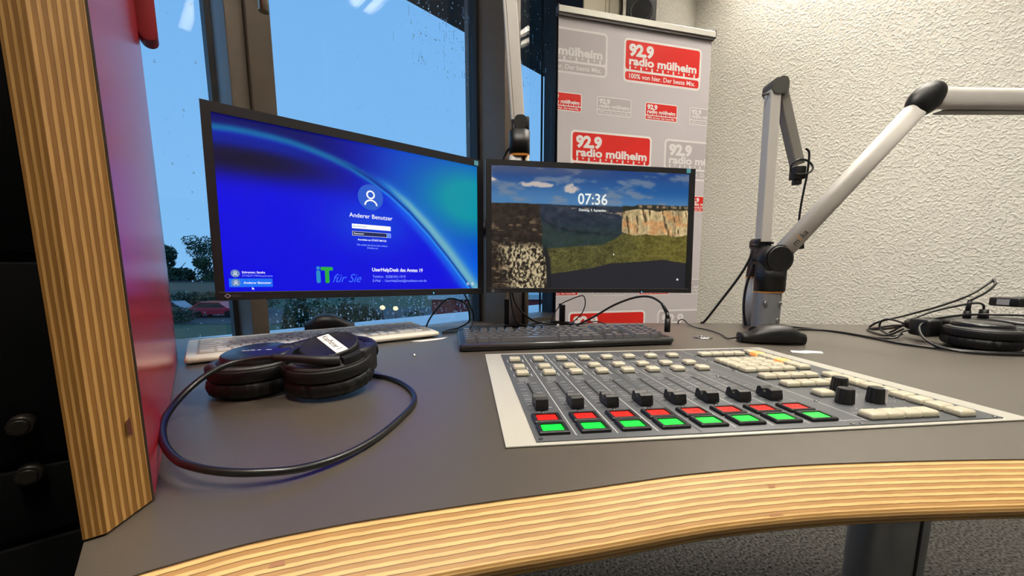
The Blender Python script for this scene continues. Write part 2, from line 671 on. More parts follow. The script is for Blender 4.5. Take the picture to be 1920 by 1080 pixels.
# narrow window
w3, h = window(3, .99, 1.3643, .6, 2.40, 'narrow window between post and roll-up banner')
c3 = (.99 + 1.3643) / 2
B().box(-h, h - .01, -.004, .004, .70, 2.36).build('pane', M_glass, w3)
B().box(h - .01, h, -.022, .02, .69, 2.40).build('gasket', M_gasket, w3)
B().box(-h, h, -.10, .05, .60, .696).box(-h, h, -.05, .05, 2.33, 2.40).build('window_frame', M_frame, w3)
drops(w3, h, 1.6, 2.2, 200, seed=12, big=.0024)
struct(B().box(1.3643, 1.368, -.150, .05, 0, 2.94, M=MWS).build('trim_4', M_gasket), 'black window jamb')

# ------------------------------------------------------------------ outdoors, seen through the glass
M_ledge = mat('wet_zinc', lin(176, 184, 196), .12, metal=.7)
M_soffit = mat('dark_soffit', lin(44, 46, 52), .8, noise_amt=.1)
struct(B().box(-3, 4, .06, .355, .66, .69, M=MWS).build('ledge_exterior', M_ledge), 'wet metal ledge outside the window')
struct(B().box(-3, 6, .2, 1.22, 2.60, 2.78, M=MWS).build('roof_overhang', M_soffit), 'dark roof overhang above the window')
tag(B().cyl(MWS @ Vector((1.645, .30, .69)), MWS @ Vector((1.645, .30, 2.6)), .007, n=10).build('drip_rod', M_gasket),
    'thin dark rod standing on the wet ledge outside the narrow window', 'rod')
M_lawn = mat('wet_lawn', lin(58, 84, 60), .95, noise_amt=.35, noise_scale=3)
M_asphalt = mat('wet_asphalt', lin(62, 68, 72), .75, noise_amt=.1)
gr = B()
gr.box(-90, 60, 3, 140, -3.6, -3.5)
struct(gr.build('ground', M_lawn), 'lawn far below the window')
pk = B().box(-36, 30, 31.5, 45, -3.5, -3.45)
struct(pk.build('road', M_asphalt), 'wet car park')


def leaf_mass(b, c, r, n, size, rnd, mi=0):
    for k in range(n):
        d = Vector((rnd.gauss(0, 1), rnd.gauss(0, 1), rnd.gauss(0, 1))).normalized()
        q = rnd.random() ** .4
        p = Vector(c) + Vector((d.x * r[0], d.y * r[1], d.z * r[2])) * q
        u = Vector((rnd.gauss(0, 1), rnd.gauss(0, 1), rnd.gauss(0, 1))).normalized()
        v = u.orthogonal().normalized()
        w = u.cross(v)
        s = size * rnd.uniform(.5, 1.2)
        b.add([p - v * s, p + w * s * .6 + u * s * .2, p + v * s, p - w * s * .6 + u * s * .2], [[0, 1, 2, 3]], mi)


M_leaf = mat('dark_foliage', lin(44, 70, 52), .7, noise_amt=.4, noise_scale=1.2)
M_leaf2 = mat('olive_foliage', lin(64, 84, 56), .7, noise_amt=.4, noise_scale=1.2)
M_bark = mat('bark', lin(54, 48, 42), .9, noise_amt=.3)


def tree(loc, top, rad, label, n, mats, group, sparse=False, seed=1):
    rnd = random.Random(seed)
    t = thing('tree', label, 'tree', loc, 0, group)
    h = top - loc[2]
    tr = B().cyl((0, 0, 0), (0, 0, h * .55), .28, .12, n=10)
    for k in range(5):
        a = 2 * PI * k / 5 + rnd.random()
        tr.cyl((0, 0, h * (.4 + .03 * k)), (math.cos(a) * rad * .6, math.sin(a) * rad * .6, h * (.68 + .03 * k)), .09, .03, n=6)
    tr.build('trunk', M_bark, t)
    b = B()
    for k in range(9):
        a = rnd.random() * 2 * PI
        q = rad * (.15 + .55 * rnd.random())
        zz = h * (.30 + .60 * rnd.random())
        rr = rad * rnd.uniform(.3, .5)
        zz = min(zz, h - rr * .8)
        leaf_mass(b, (math.cos(a) * q, math.sin(a) * q, zz), (rr, rr, rr * .85), n // 9, .2 if not sparse else .16, rnd)
    b.build('crown', mats, t)
    return t


tree((-40.6, 46, -3.5), 4.4, 3.0, 'dense tree standing nearest to the edge of the red panel, beyond the car park', 7200, M_leaf, 'trees beyond the car park', seed=2)
tree((-40.4, 51.5, -3.5), 5.6, 3.0, 'thin airy tree with sky showing through, beyond the car park', 2200, M_leaf, 'trees beyond the car park', True, seed=4)
tree((-35.2, 46, -3.5), 3.5, 2.2, 'leafy tree half hidden behind the left monitor frame', 4200, M_leaf2, 'trees beyond the car park', True, seed=6)


def bush(loc, r, label, n, m, seed, size=.09):
    rnd = random.Random(seed)
    t = thing('bush', label, 'bush', loc, 0, 'bushes in front of the window')
    b = B()
    for k in range(7):
        a = rnd.random() * 2 * PI
        q = .5 * rnd.random()
        leaf_mass(b, (r[0] * q * math.cos(a), r[1] * q * math.sin(a), r[2] * (.3 + .5 * rnd.random())), (r[0] * .55, r[1] * .55, r[2] * .42), n // 7, size, rnd)
    b.build('foliage', m, t)
    st = B()
    for k in range(4):
        st.cyl((0, 0, 0), (r[0] * .3 * math.cos(k * 1.6), r[1] * .3 * math.sin(k * 1.6), r[2] * .6), .05, .02, n=6)
    st.build('stem', M_bark, t)
    return t


bush((-8.15, 14.2, -3.5), (1.05, .95, 3.0), 'dark green bush under the window, nearest the mullion', 5200, M_leaf, 21, .08)
bush((-6.05, 14.2, -3.5), (.95, .95, 3.0), 'dark green bush below the left monitor, beside the mullion bush', 5200, M_leaf, 22, .08)
bush((-7.75, 16.4, -3.5), (1.1, .9, 2.9), 'olive bush behind and between the two dark green ones', 4200, M_leaf2, 27, .08)
bush((-4.75, 17.6, -3.5), (1.0, 1.0, 2.3), 'olive bush in front of the red brick wall', 1600, M_leaf2, 23)
bush((-3.0, 15.4, -3.5), (.75, .8, 2.7), 'slim olive shrub at the left end of the red brick wall', 1500, M_leaf2, 24)
bush((-30.0, 32.5, -3.5), (4.5, 1.6, 1.35), 'low wide hedge along the car park', 3000, M_leaf, 25, .14)
bush((-31, 40.6, -3.5), (7.5, 1.0, 1.9), 'long dark hedge in front of the beige wall', 3600, M_leaf, 26, .16)

bush((-42.5, 56, -3.5), (9.5, 1.2, 3.9), 'tall dark hedge closing the view under the trees', 5200, M_leaf, 41, .17)
bush((-9.4, 24.5, -3.5), (1.6, 1.0, 2.0), 'dark bush between the two lit lamps and the brick building', 2600, M_leaf, 43, .1)

M_brick = mat('red_brick', lin(150, 66, 66), .85, noise_amt=.25, noise_scale=8)
M_whitew = mat('pale_render', lin(200, 206, 212), .8)
M_beigew = mat('beige_render', lin(128, 126, 112), .9, noise_amt=.1)
t = thing('garage', 'low red brick building with a flat grey roof beyond the ledge', 'building', (-1.2, 25, -3.5))
B().box(-4.0, 4.0, 0, 5, .35, 2.55).build('wall', M_brick, t)
B().box(-4.05, 4.05, -.06, 5, 0, .35).build('plinth', M_whitew, t)
B().box(-4.2, 4.2, -.3, 5.2, 2.55, 2.85).build('roof', M_whitew, t)
o = B().box(-50, -27, 42.4, 42.7, -3.5, -.31).box(-50.1, -26.9, 42.3, 42.8, -.31, -.22, 1).build('wall_exterior', [M_beigew, M_soffit])
struct(o, 'long beige garden wall below the trees')
t = thing('house', 'pale distant house seen through the narrow window', 'building', (5.2, 60, -3.5))
B().box(-3.2, 3.2, 0, 6, 0, 1.0).build('wall', M_whitew, t)
B().prism([(-3.5, 0), (3.5, 0), (0, 1.2)], -6.3, .3, M=R(PI / 2, 'X') @ T(0, 1.0, 0)).build('roof', M_soffit, t)
bush((4.2, 40, -3.5), (3.4, 2, 1.9), 'grey green bush low in the narrow window', 2500, M_leaf2, 31, .16)


def car(loc, rz, m, label):
    t = thing('car', label, 'car', loc, rz, 'parked cars')
    body = [(-2.1, .3), (2.1, .3), (2.15, .75), (1.2, .9), (.6, 1.42), (-1.1, 1.45), (-1.9, .95), (-2.15, .85)]
    B().prism(body, -.85, .85, M=R(PI / 2, 'X')).build('body', m, t)
    gl = [(1.05, .93), (.55, 1.36), (-1.05, 1.39), (-1.7, .97)]
    B().prism(gl, -.86, .86, M=R(PI / 2, 'X')).build('side_window', M_gasket, t)
    for x in (-1.3, 1.3):
        for y in (-.8, .8):
            B().cyl((x, y - .1, .32), (x, y + .1, .32), .32, n=16).build('wheel', M_gasket, t)
    return t


car((-27.8, 36.5, -3.45), .1, mat('car_red', lin(206, 50, 70), .3, coat=.5), 'red parked car in the wet car park, left of the monitor frame')
car((-32.6, 37.0, -3.45), .15, mat('car_silver', lin(150, 156, 168), .3, coat=.5), 'silver parked car between the red panel and the red car')


def lamp_post(loc, h, label):
    t = thing('street_lamp', label, 'street lamp', loc, 0, 'lit street lamps')
    B().cyl((0, 0, 0), (0, 0, h), .05, .035, n=10).build('pole', M_gasket, t)
    B().sphere((0, 0, h + .10), (.15, .15, .13)).build('lamp', mat_emit('warm_lamp', lin(255, 226, 150), 2.4), t)
    return t


lamp_post((-21.4, 39.9, -3.45), 1.25, 'lit lamp glowing through the rain behind the dark bush')
lamp_post((-7.9, 23.5, -3.5), 2.05, 'lit lamp glowing left of the brick building, the left of a close pair')
lamp_post((-7.1, 23.5, -3.5), 2.0, 'lit lamp glowing left of the brick building, the right of a close pair')

# ------------------------------------------------------------------ ceiling fittings
for i, (x, y) in enumerate(LAMP_POS):
    t = thing('ceiling_light', ['twin louvre ceiling light above the desk nearest the window',
                                'twin louvre ceiling light over the right of the room',
                                'twin louvre ceiling light over the operator seat',
                                'twin louvre ceiling light at the back of the room'][i], 'ceiling light', (x, y, LAMP_Z), WYAW + PI / 2, 'louvre ceiling lights')
    b = B()
    for s in (-1, 1):
        b.box(-.77, .77, s * .13 - .006, s * .13 + .006, -.035, 0)
        b.box(s * .77 - .006, s * .77 + .006, -.13, .13, -.035, 0)
    b.box(-.77, .77, -.022, .022, -.035, 0)
    b.build('housing', M_white, t)
    b = B()
    for k in range(48):
        q = -.75 + 1.5 * k / 47
        b.box(q - .0025, q + .0025, -.125, -.022, -.034, -.014)
        b.box(q - .0025, q + .0025, .022, .125, -.034, -.014)
    b.build('louvre', M_silver, t)

# ------------------------------------------------------------------ desk
DZ = .74
FRONT = [(-.2135, .167), (-.1966, .1775), (-.186, .1843), (-.1525, .2023), (-.12, .2145), (-.0869, .2248), (-.0215, .2418), (.0148, .2503), (.0537, .2592),
         (.0789, .2655), (.1312, .2780), (.1858, .2872), (.2277, .2925), (.2777, .2966), (.3515, .3006), (.4248, .3027), (.55, .302), (.75, .291), (1.0, .262), (1.25, .21)]


def smooth2(P, sub=4):
    Q = []
    k = len(P)
    for i in range(k - 1):
        a, b, c_, d = [Vector((*P[j], 0)) for j in (max(i - 1, 0), i, i + 1, min(i + 2, k - 1))]
        for j in range(sub):
            t = j / sub
            q = .5 * ((2 * b) + (c_ - a) * t + (2 * a - 5 * b + 4 * c_ - d) * t * t + (3 * b - a - 3 * c_ + d) * t ** 3)
            Q.append((q.x, q.y))
    Q.append(P[-1])
    return Q


FR = smooth2(FRONT)
BACK = [(1.62, .55), (1.58, .98), (1.068, 1.096), (.80, 1.124), (.543, 1.141), (.126, 1.137), (-.092, 1.103), (-.235, 1.054), (-.42, .995), (-.6, .934), (-.77, .862),
        (-.66, .70), (-.2475, .2046)]


def inset(front, d):
    out = []
    for i, p in enumerate(front):
        a, b = front[max(i - 1, 0)], front[min(i + 1, len(front) - 1)]
        t = Vector((b[0] - a[0], b[1] - a[1])).normalized()
        out.append((p[0] - t.y * d, p[1] + t.x * d))
    return out


desk = thing('studio_desk', 'curved taupe radio desk with thick plywood front edge on a steel column', 'desk', (.5, .6, 0))
dl = T(-.5, -.6, 0)
OUT = FR + BACK
B().prism(OUT, DZ - .0012, DZ, M=dl).build('desktop', M_desk, desk)
OUT2 = inset(FR, -.031) + BACK
pl = B()
sm_f = [True] * len(FR) + [False] * len(BACK)
pl.prism(OUT2, DZ - .0202, DZ - .0012, 0, smooth=sm_f, M=dl, top=OUT, cap0=False)
pl.prism(OUT2, DZ - .0317, DZ - .0202, 0, smooth=sm_f, M=dl)
pl.build('plywood_edge', M_ply, desk)
sl_ = Vector((.031, -.019)).normalized()
for (px, py, q_, ln) in ((.1955, .2885, .40, .0060), (-.1345, .209, .40, .0085), (.180, .2865, .97, .012)):
    k = min(range(len(FR)), key=lambda j: (FR[j][0] - px) ** 2 + (FR[j][1] - py) ** 2)
    t = Vector((FR[k + 1][0] - FR[k][0], FR[k + 1][1] - FR[k][1], 0)).normalized()
    out_ = Vector((t.y, -t.x, 0))
    e_ = (out_ * .031 - Vector((0, 0, .019))).normalized()
    nn_ = (out_ * .019 + Vector((0, 0, .031))).normalized()
    p = Vector((FR[k][0], FR[k][1], DZ - .0012)) + out_ * (.031 * q_) - Vector((0, 0, .019 * q_)) + nn_ * .0003
    hw_ = .0013 if q_ < .9 else .0007
    kn = B()
    kn.add([dl @ v for v in (p - t * ln / 2 + e_ * hw_, p + t * ln / 2 + e_ * hw_, p + t * ln * .4 - e_ * hw_, p - t * ln * .35 - e_ * hw_)], [[0, 1, 2, 3]])
    kn.build('wood_plug', mat('knot_brown', lin(150, 100, 60), .6), desk)
lg = B()
ring = rrect(-.052, .052, -.04, .04, .039, 8)
lg.prism(ring, .03, DZ - .032, smooth=True, M=T(.133, .0, 0))
lo_ = lg.build('leg', M_colpost, desk)
B().box(.143, .1465, -.0415, -.036, .03, DZ - .034).build('leg_seam', M_gasket, lo_)
B().box(.06, .66, -.04, .20, .0, .03, bev=.008).build('foot', M_blackplastic, desk)
B().box(.0, .30, -.06, .06, DZ - .050, DZ - .0318).build('support_bracket', M_blackplastic, desk)

# ------------------------------------------------------------------ plywood and red side panel, rack
PT = Vector((-.6340, .7733, 0)).normalized()       # along the panel, away from the seat
PN = Vector((PT.y, -PT.x, 0))                      # out of the red face
PB = Vector((-.2421, .2432, DZ))                   # front edge of the red face
PYAW = math.atan2(PN.y, PN.x)                      # local x = out of the red face, local y = along the panel
panel = thing('side_panel', 'thick plywood side panel with glossy red face standing on the desk', 'panel', PB, PYAW)
PH = .72
PL = 5.609e-1
core = [(-.0008, 0), (-.0008, PL), (-.0288, PL), (-.0288, -.0285), (-.0192, -.0285)]
B().prism(core, .0015, PH).build('board', M_plyv, panel)
rd = rrect(-.0008, .0, .0004, PL, .0003, 2)
B().prism(rd, .0015, PH).box(-.0009, .0002, -.0006, .0005, .0015, PH, 1).build('red_laminate', [M_red, M_deskedge], panel)
br = B()
prof = rrect(0, .023, 0, .20, .0115, 8)
br.prism(prof, -.032, 0, M=T(0, PL - .032, .5125) @ R(PI / 2, 'X'))
br.build('rounded_bracket', M_darkred, panel)
pg = B()
a = Vector((-.0062, -.0097, .0575))
e1 = Vector((.0176, .0277, 0)).normalized()
pgv = [a + e1 * x + Vector((.0004, -.0003, z)) for x, z in ((-.0014, -.0045), (.0016, -.0060), (.0014, .0060), (-.0016, .0045))]
pg.add(pgv, [[0, 1, 2, 3]])
pg.build('wood_plug', mat('plug_brown', lin(84, 36, 20), .6), panel)

rack = thing('equipment_rack', 'black equipment rack in shadow left of the plywood panel', 'rack', (PB.x - PN.x * .30 + PT.x * .2, PB.y - PN.y * .30 + PT.y * .2, 0), PYAW)
# local: x out of red face, y away from seat; rack bay lies on the far side of the plywood
B().box(-.26, .262, -.16, .30, .0, 1.46, bev=.002).build('body', M_black, rack)
for z0, z1 in ((.30, .58), (.585, .72), (.725, .77), (.775, .90), (.905, 1.08), (1.085, 1.40)):
    B().box(-.23, .260, -.168, -.1605, z0, z1, bev=.0015).build('face_plate', M_black, rack)
for z in (.8, .768):
    b = B()
    b.cyl((.243, -.168, z), (.243, -.176, z), .0062, .0056, n=20)
    b.cyl((.243, -.176, z), (.243, -.1775, z), .0045, .004, n=20)
    b.build('thumb_screw', mat('dull_screw', lin(40, 36, 30), .45, metal=.6), rack)

# ------------------------------------------------------------------ mixing console
CO = Vector((-.05004, .69968, DZ))
CYAW = .1168
con = thing('mixing_console', 'broadcast mixing console sunk into the desk with eight faders and red and green keys', 'mixing console', CO, CYAW)
# local: x to the right, y towards the window; d() counts millimetres from the back edge
CW, CD = .5515, .3813


def d(x, y, z=0.0):
    return (x / 1000.0, -y / 1000.0, z)


B().box(0, CW, -CD, 0, .0002, .002, bev=.0006).build('frame', M_conframe, con)
ip = B()
ip.box(.0283, .5225, -.3768, -.0135, .0020, .0032, bev=.0003)
ip.build('faceplate', M_console, con)
pr = B()   # 0 white print, 1 grey ink, 2 slot
Z1 = .00335


def pl_rect(b, x0, x1, y0, y1, mi, z=Z1):
    b.rect(x0 / 1000, x1 / 1000, -y1 / 1000, -y0 / 1000, z, mi)


for k in range(8):
    cx = 48 + 40 * k
    if k not in (3,):
        pl_rect(pr, cx + 19.3, cx + 20.1, 23 if k < 7 else 20, 368, 0 if k != 7 else 1)
    for y0, y1 in ((58, 77), (110, 126), (150, 164)):
        pl_rect(pr, cx - 13.4, cx - 12.3, y0, y1, 0)
        pl_rect(pr, cx + 12.3, cx + 13.4, y0, y1, 0)
    pl_rect(pr, cx - 8, cx + 8, 91, 93.4, 1)
    for q in range(7):
        for w in range(5):
            if (q * 3 + w * 5 + k) % 4:
                pl_rect(pr, cx - 9 + w * 2.7, cx - 7.2 + w * 2.7, 170 + q * 3, 171.6 + q * 3, 1)
    for q, y in enumerate((197, 211, 224, 239, 248, 256, 263, 270, 280, 292)):
        pl_rect(pr, cx - 13, cx - 5.5, y, y + .9, 1 if q % 2 else 0)
        pl_rect(pr, cx + 5.5, cx + 13, y, y + .9, 1 if q % 3 else 0)
    pl_rect(pr, cx - 1.5, cx + 1.5, 196, 306, 2, Z1 + .0001)
pl_rect(pr, 187.0, 187.7, 14, 376, 2)
pl_rect(pr, 372.0, 372.9, 20, 368, 0)
pl_rect(pr, 474.2, 475, 305, 371, 1)
pl_rect(pr, 377, 456, 347, 347.9, 1)
for x, y in ((440, 290), (458, 318), (425, 322), (455, 336), (390, 334)):
    for q in range(4):
        pl_rect(pr, x + q * 3, x + q * 3 + 1.8, y + (q % 2) * 3, y + (q % 2) * 3 + 1.6, 1)
pl_rect(pr, 340, 372, 364.5, 366, 1)
pl_rect(pr, 420, 440, 298, 299, 1)
pr.build('panel_print', [M_greyink, mat('console_dim_ink', lin(158, 160, 161), .5), M_slot], con)

# cream push buttons, one mesh per size
def button_mesh(w, dp, h, name):
    b = B()
    b.prism(rrect(-w / 2, w / 2, -dp / 2, dp / 2, .0016, 3), .0, h * .42, 1, smooth=True)
    b.prism(rrect(-w / 2 + .0007, w / 2 - .0007, -dp / 2 + .0007, dp / 2 - .0007, .0015, 3), h * .42, h * .86, 0, smooth=True, cap0=False)
    b.prism(rrect(-w / 2 + .0007, w / 2 - .0007, -dp / 2 + .0007, dp / 2 - .0007, .0015, 3), h * .86, h, 0, smooth=True, cap0=False,
            top=rrect(-w / 2 + .0020, w / 2 - .0020, -dp / 2 + .0020, dp / 2 - .0020, .0012, 3))
    return b.mesh(name, [M_cream, M_creamclear])


def place(mesh_, name, x, y, z=.0032, lens=None):
    o = bpy.data.objects.new(name, mesh_)
    COL.objects.link(o)
    o.parent = con
    o.location = d(x, y, z)
    return o


BM = button_mesh(.0185, .0155, .0072, 'push_button')
BW = button_mesh(.0196, .0162, .0072, 'push_button')
BO = button_mesh(.0196, .0162, .0072, 'push_button')
BO.materials.clear()
BO.materials.append(M_orangelens)
BO.materials.append(M_creamclear)
for k in range(8):
    cx = 48 + 40 * k
    for y in (69, 122, 157):
        place(BM, 'push_button', cx - 1, y)
for q in range(4):
    place(BW, 'push_button', 388.5 + 21.3 * q, 68)
    for y in (117, 136, 155, 176):
        place(BW, 'push_button', 388.5 + 21.7 * q, y)
    place(BW, 'push_button', 389.5 + 21.7 * q, 213)
    place(BW, 'push_button', 391.5 + 21.7 * q, 250)
    place(BW, 'push_button', 385.5 + 20.3 * q, 361.5)
place(BW, 'push_button', 400, 290)
for k in range(7):
    o = place(BO if k in (1, 4) else BW, 'push_button', 484.5, 59 + 18.4 * k)
    if k in (1, 4):
        o['label'] = 'push button glowing orange'
for k in range(9):
    place(BW, 'push_button', 486, 218.5 + 18.3 * k)

# red and green lit keys in black bezels
bz = B()
outer = rrect(-.0148, .0148, -.0117, .0117, .0012, 2)
mid = rrect(-.0138, .0138, -.0107, .0107, .001, 2)
inn = rrect(-.0110, .0110, -.0084, .0084, .0008, 2)
n_ = len(outer)
v_ = [Vector((*p, 0)) for p in outer] + [Vector((*p, .0026)) for p in outer] + [Vector((*p, .0036)) for p in mid] + [Vector((*p, .0034)) for p in inn] + [Vector((*p, .0008)) for p in inn]
f_ = []
for j in range(4):
    for i in range(n_):
        f_.append([j * n_ + i, j * n_ + (i + 1) % n_, (j + 1) * n_ + (i + 1) % n_, (j + 1) * n_ + i])
bz.add(v_, f_)
bezel_mesh = bz.mesh('lit_key', M_blackplastic)
ln_ = B().prism(rrect(-.0107, .0107, -.0081, .0081, .001, 3), .0006, .0026, smooth=True, top=rrect(-.0100, .0100, -.0074, .0074, .001, 3))
green_mesh = ln_.mesh('lens', M_greenlens)
ln_ = B().prism(rrect(-.0107, .0107, -.0081, .0081, .001, 3), .0006, .0026, smooth=True, top=rrect(-.0100, .0100, -.0074, .0074, .001, 3))
ln_.text('ON', .0062, T(0, -.0020, .0028), 1, .02, 'CENTER', 1.1)
red_mesh = ln_.mesh('lens', [M_redlens, mat('lens_ink', lin(110, 10, 8), .5)])
fk = B()
prof = [(-.0115, .001), (-.0115, .0045), (-.0098, .0105), (-.0060, .0118), (-.0030, .0112), (-.0012, .0062), (.0012, .0060), (.0032, .0092), (.0062, .0112), (.0100, .0100), (.0116, .0042), (.0116, .001)]
fk.prism(prof, -.0062, .0062, M=R(PI / 2, 'Z') @ R(PI / 2, 'X'), smooth=False)
fk.box(-.0052, .0052, -.0030, .0034, .0062, .0068, 1)
fk.box(-.0010, .0010, -.004, .004, -.002, .001, 0)
fader_mesh = fk.mesh('fader_knob', [M_blackplastic, M_creamclear])
sc_ = B().cyl((0, 0, 0), (0, 0, .0010), .0022, .0020, n=14)
sc_.box(-.0016, .0016, -.0003, .0003, .0010, .0011, 1)
screw_mesh = sc_.mesh('screw', [M_screw, M_slot])
for k in range(8):
    cx = 48 + 40 * k
    for y, msh, col_ in ((328, red_mesh, 'red'), (354, green_mesh, 'green')):
        kb_ = place(bezel_mesh, 'lit_key', cx, y)
        kb_['label'] = 'lit %s key in a black bezel' % col_
        o = bpy.data.objects.new('lens', msh)
        COL.objects.link(o)
        o.parent = kb_
    o = place(fader_mesh, 'fader_knob', cx, 290)
    o.scale = (1.12, 1.12, 1.15)
    for y in (195, 307.5):
        place(screw_mesh, 'screw', cx, y)
for x, y in ((33, 372.6), (372.4, 309), (348.5, 376 - 1.5), (358.5, 376 - 1.5), (476, 309), (516, 374), (476, 70), (372, 68), (372.4, 104), (372, 168), (168, 18), (180, 18), (310, 18), (476, 18), (208, 94), (288, 96)):
    place(screw_mesh, 'screw', x, y)


def rotary(x, y, white=False):
    b = B()
    r = .0092
    rings = []
    n = 30
    for z, rr in ((.001, r), (.003, r), (.0165, r * .9), (.0178, r * .82)):
        rings.append([Vector(((rr * (1 if (i % 2 or z > .017) else .94)) * math.cos(2 * PI * i / n), (rr * (1 if (i % 2 or z > .017) else .94)) * math.sin(2 * PI * i / n), z)) for i in range(n)])
    b.loops(rings, 0, False)
    o = b.build('rotary_knob', M_blackplastic, con)
    o.location = d(x, y, .0032)
    if white:
        w = B().box(.0018, .0030, -.0100, -.0050, .002, .0182)
        q = w.build('pointer_line', M_white, o)
    return o


rotary(400, 318)
rotary(437, 276)
rotary(438, 320, True)

# ------------------------------------------------------------------ keyboards
KEY_CACHE = {}


def key_mesh(w, dp, h, m, legend):
    k = (round(w, 5), round(dp, 5), h, m.name, legend)
    if k not in KEY_CACHE:
        b = B()
        t = .0028 if h > .006 else .0011
        base = rrect(-w / 2, w / 2, -dp / 2, dp / 2, .001, 2)
        top = rrect(-w / 2 + t, w / 2 - t, -dp / 2 + t * .6, dp / 2 - t * 1.1, .0012, 2)
        b.prism(base, 0, h, 0, smooth=False, top=top, cap0=False)
        if legend and w < .022:
            b.rect(-w / 2 + t + .0015, -w / 2 + t + .0042, .0004, .0036, h + .00008, 1)
        KEY_CACHE[k] = b.mesh('key', [m, M_legend])
    return KEY_CACHE[k]


def keyboard(root, w, y0, dy, tilt_z, m, u, h, x0, legend):
    """Full-size 105-key block. y0 = front row centre, dy = row pitch, u = key pitch."""
    rows = [
        [(1.25, 0), (1.25, 0), (1.25, 0), (6.25, 0), (1.25, 0), (1.25, 0), (1.25, 0), (1.25, 0), (1, .35), (1, 0), (1, 0), (2, .35), (1, 0)],
        [(1.25, 0)] + [(1, 0)] * 11 + [(2.75, 0), (1, 1.35), (1, 1.35), (1, 0), (1, 0), (1, 0)],
        [(1.75, 0)] + [(1, 0)] * 12 + [(1.25, 0), (1, 3.7), (1, 0), (1, 0), (1, 0)],
        [(1.5, 0)] + [(1, 0)] * 12 + [(1.5, 0), (1, .35), (1, 0), (1, 0), (1, .35), (1, 0), (1, 0), (1, 0)],
        [(1, 0)] * 13 + [(2, 0), (1, .35), (1, 0), (1, 0), (1, .35), (1, 0), (1, 0), (1, 0)],
        [(1, 0), (1, 1)] + [(1, 0)] * 3 + [(1, .5)] + [(1, 0)] * 3 + [(1, .5)] + [(1, 0)] * 3 + [(1, .35), (1, 0), (1, 0), (1, .35), (1, 0), (1, 0), (1, 0)],
    ]
    n = 0
    rest = B()
    for r, row in enumerate(rows):
        x = x0
        y = y0 + r * dy + (.003 if r == 5 else 0)
        for kw, gap in row:
            x += gap * u
            kwid = kw * u - .0026
            cx = x + kw * u / 2
            x += kw * u
            z = tilt_z(y)
            if n < 99:
                o = bpy.data.objects.new('key', key_mesh(kwid, dy - .0026, h, m, legend))
                COL.objects.link(o)
                o.parent = root
                o.location = (cx, y, z)
                n += 1
            else:
                t = .0022
                rest.prism(rrect(cx - kwid / 2, cx + kwid / 2, y - dy / 2 + .001, y + dy / 2 - .001, .001, 2), z, z + h,
                           top=rrect(cx - kwid / 2 + t, cx + kwid / 2 - t, y - dy / 2 + .0025, y + dy / 2 - .003, .001, 2), cap0=False)
    if rest.v:
        o = rest.build('key_row', m, root)
        o['kind'] = 'stuff'


def slab(w, dp, zf, zb, r, m, root, name, under=.0, lip=.0):
    """Wedge-shaped keyboard shell with rounded corners."""
    b = B()
    poly = rrect(0, w, 0, dp, r, 6)
    zt = lambda y: zf + (zb - zf) * y / dp
    inn_ = rrect(.0025, w - .0025, .0025, dp - .0025, max(r - .0025, .001), 6)
    n = len(poly)
    rings = [[Vector((p[0], p[1], under)) for p in inn_], [Vector((p[0], p[1], under + .002)) for p in poly],
             [Vector((p[0], p[1], max(zt(p[1]) - .003, under + .0025))) for p in poly], [Vector((p[0], p[1], zt(p[1]))) for p in inn_]]
    b.loops(rings, 0, True)
    return b.build(name, m, root)


# black keyboard
kbt = thing('keyboard', 'black full-size keyboard in front of the right monitor', 'keyboard', (-.1005, .7245, DZ), math.atan2(.0756, .4357))
slab(.449, .135, .0135, .0215, .009, M_bkb, kbt, 'shell', .0006)
B().cyl((.004, .002, .0105), (.445, .002, .0105), .0052, n=14).build('front_lip', mat('keyboard_lip_gloss', lin(70, 72, 72), .22, spec=.8), kbt)
keyboard(kbt, .449, .0235, .0182, lambda y: .0132 + .008 * y / .135, M_bkey, .0190, .0078, .0115, False)
# white keyboard
kwt = thing('keyboard', 'off-white full-size keyboard with pale grey keys by the window', 'keyboard', (-.5345, .6155, DZ), .6563)
slab(.461, .166, .0125, .020, .006, M_wkb, kwt, 'shell', .003)
B().prism(rrect(.016, .450, .024, .150, .003, 3), .0, .0008, M=Matrix.Translation((0, 0, .0128)) @ Matrix.Rotation(math.atan2(.0075, .166), 4, 'X')).build('key_well', mat('key_well_grey', lin(186, 182, 174), .6), kwt)  # floor between the keys, a greyer tone than the shell
for x in (.03, .42):
    for y in (.012, .15):
        B().box(x, x + .03, y, y + .008, 0, .004).build('foot', M_softblack, kwt)
keyboard(kwt, .461, .0345, .0186, lambda y: .0132 + .0075 * y / .166, M_wkey, .0190, .0030, .018, False)

# ------------------------------------------------------------------ mice


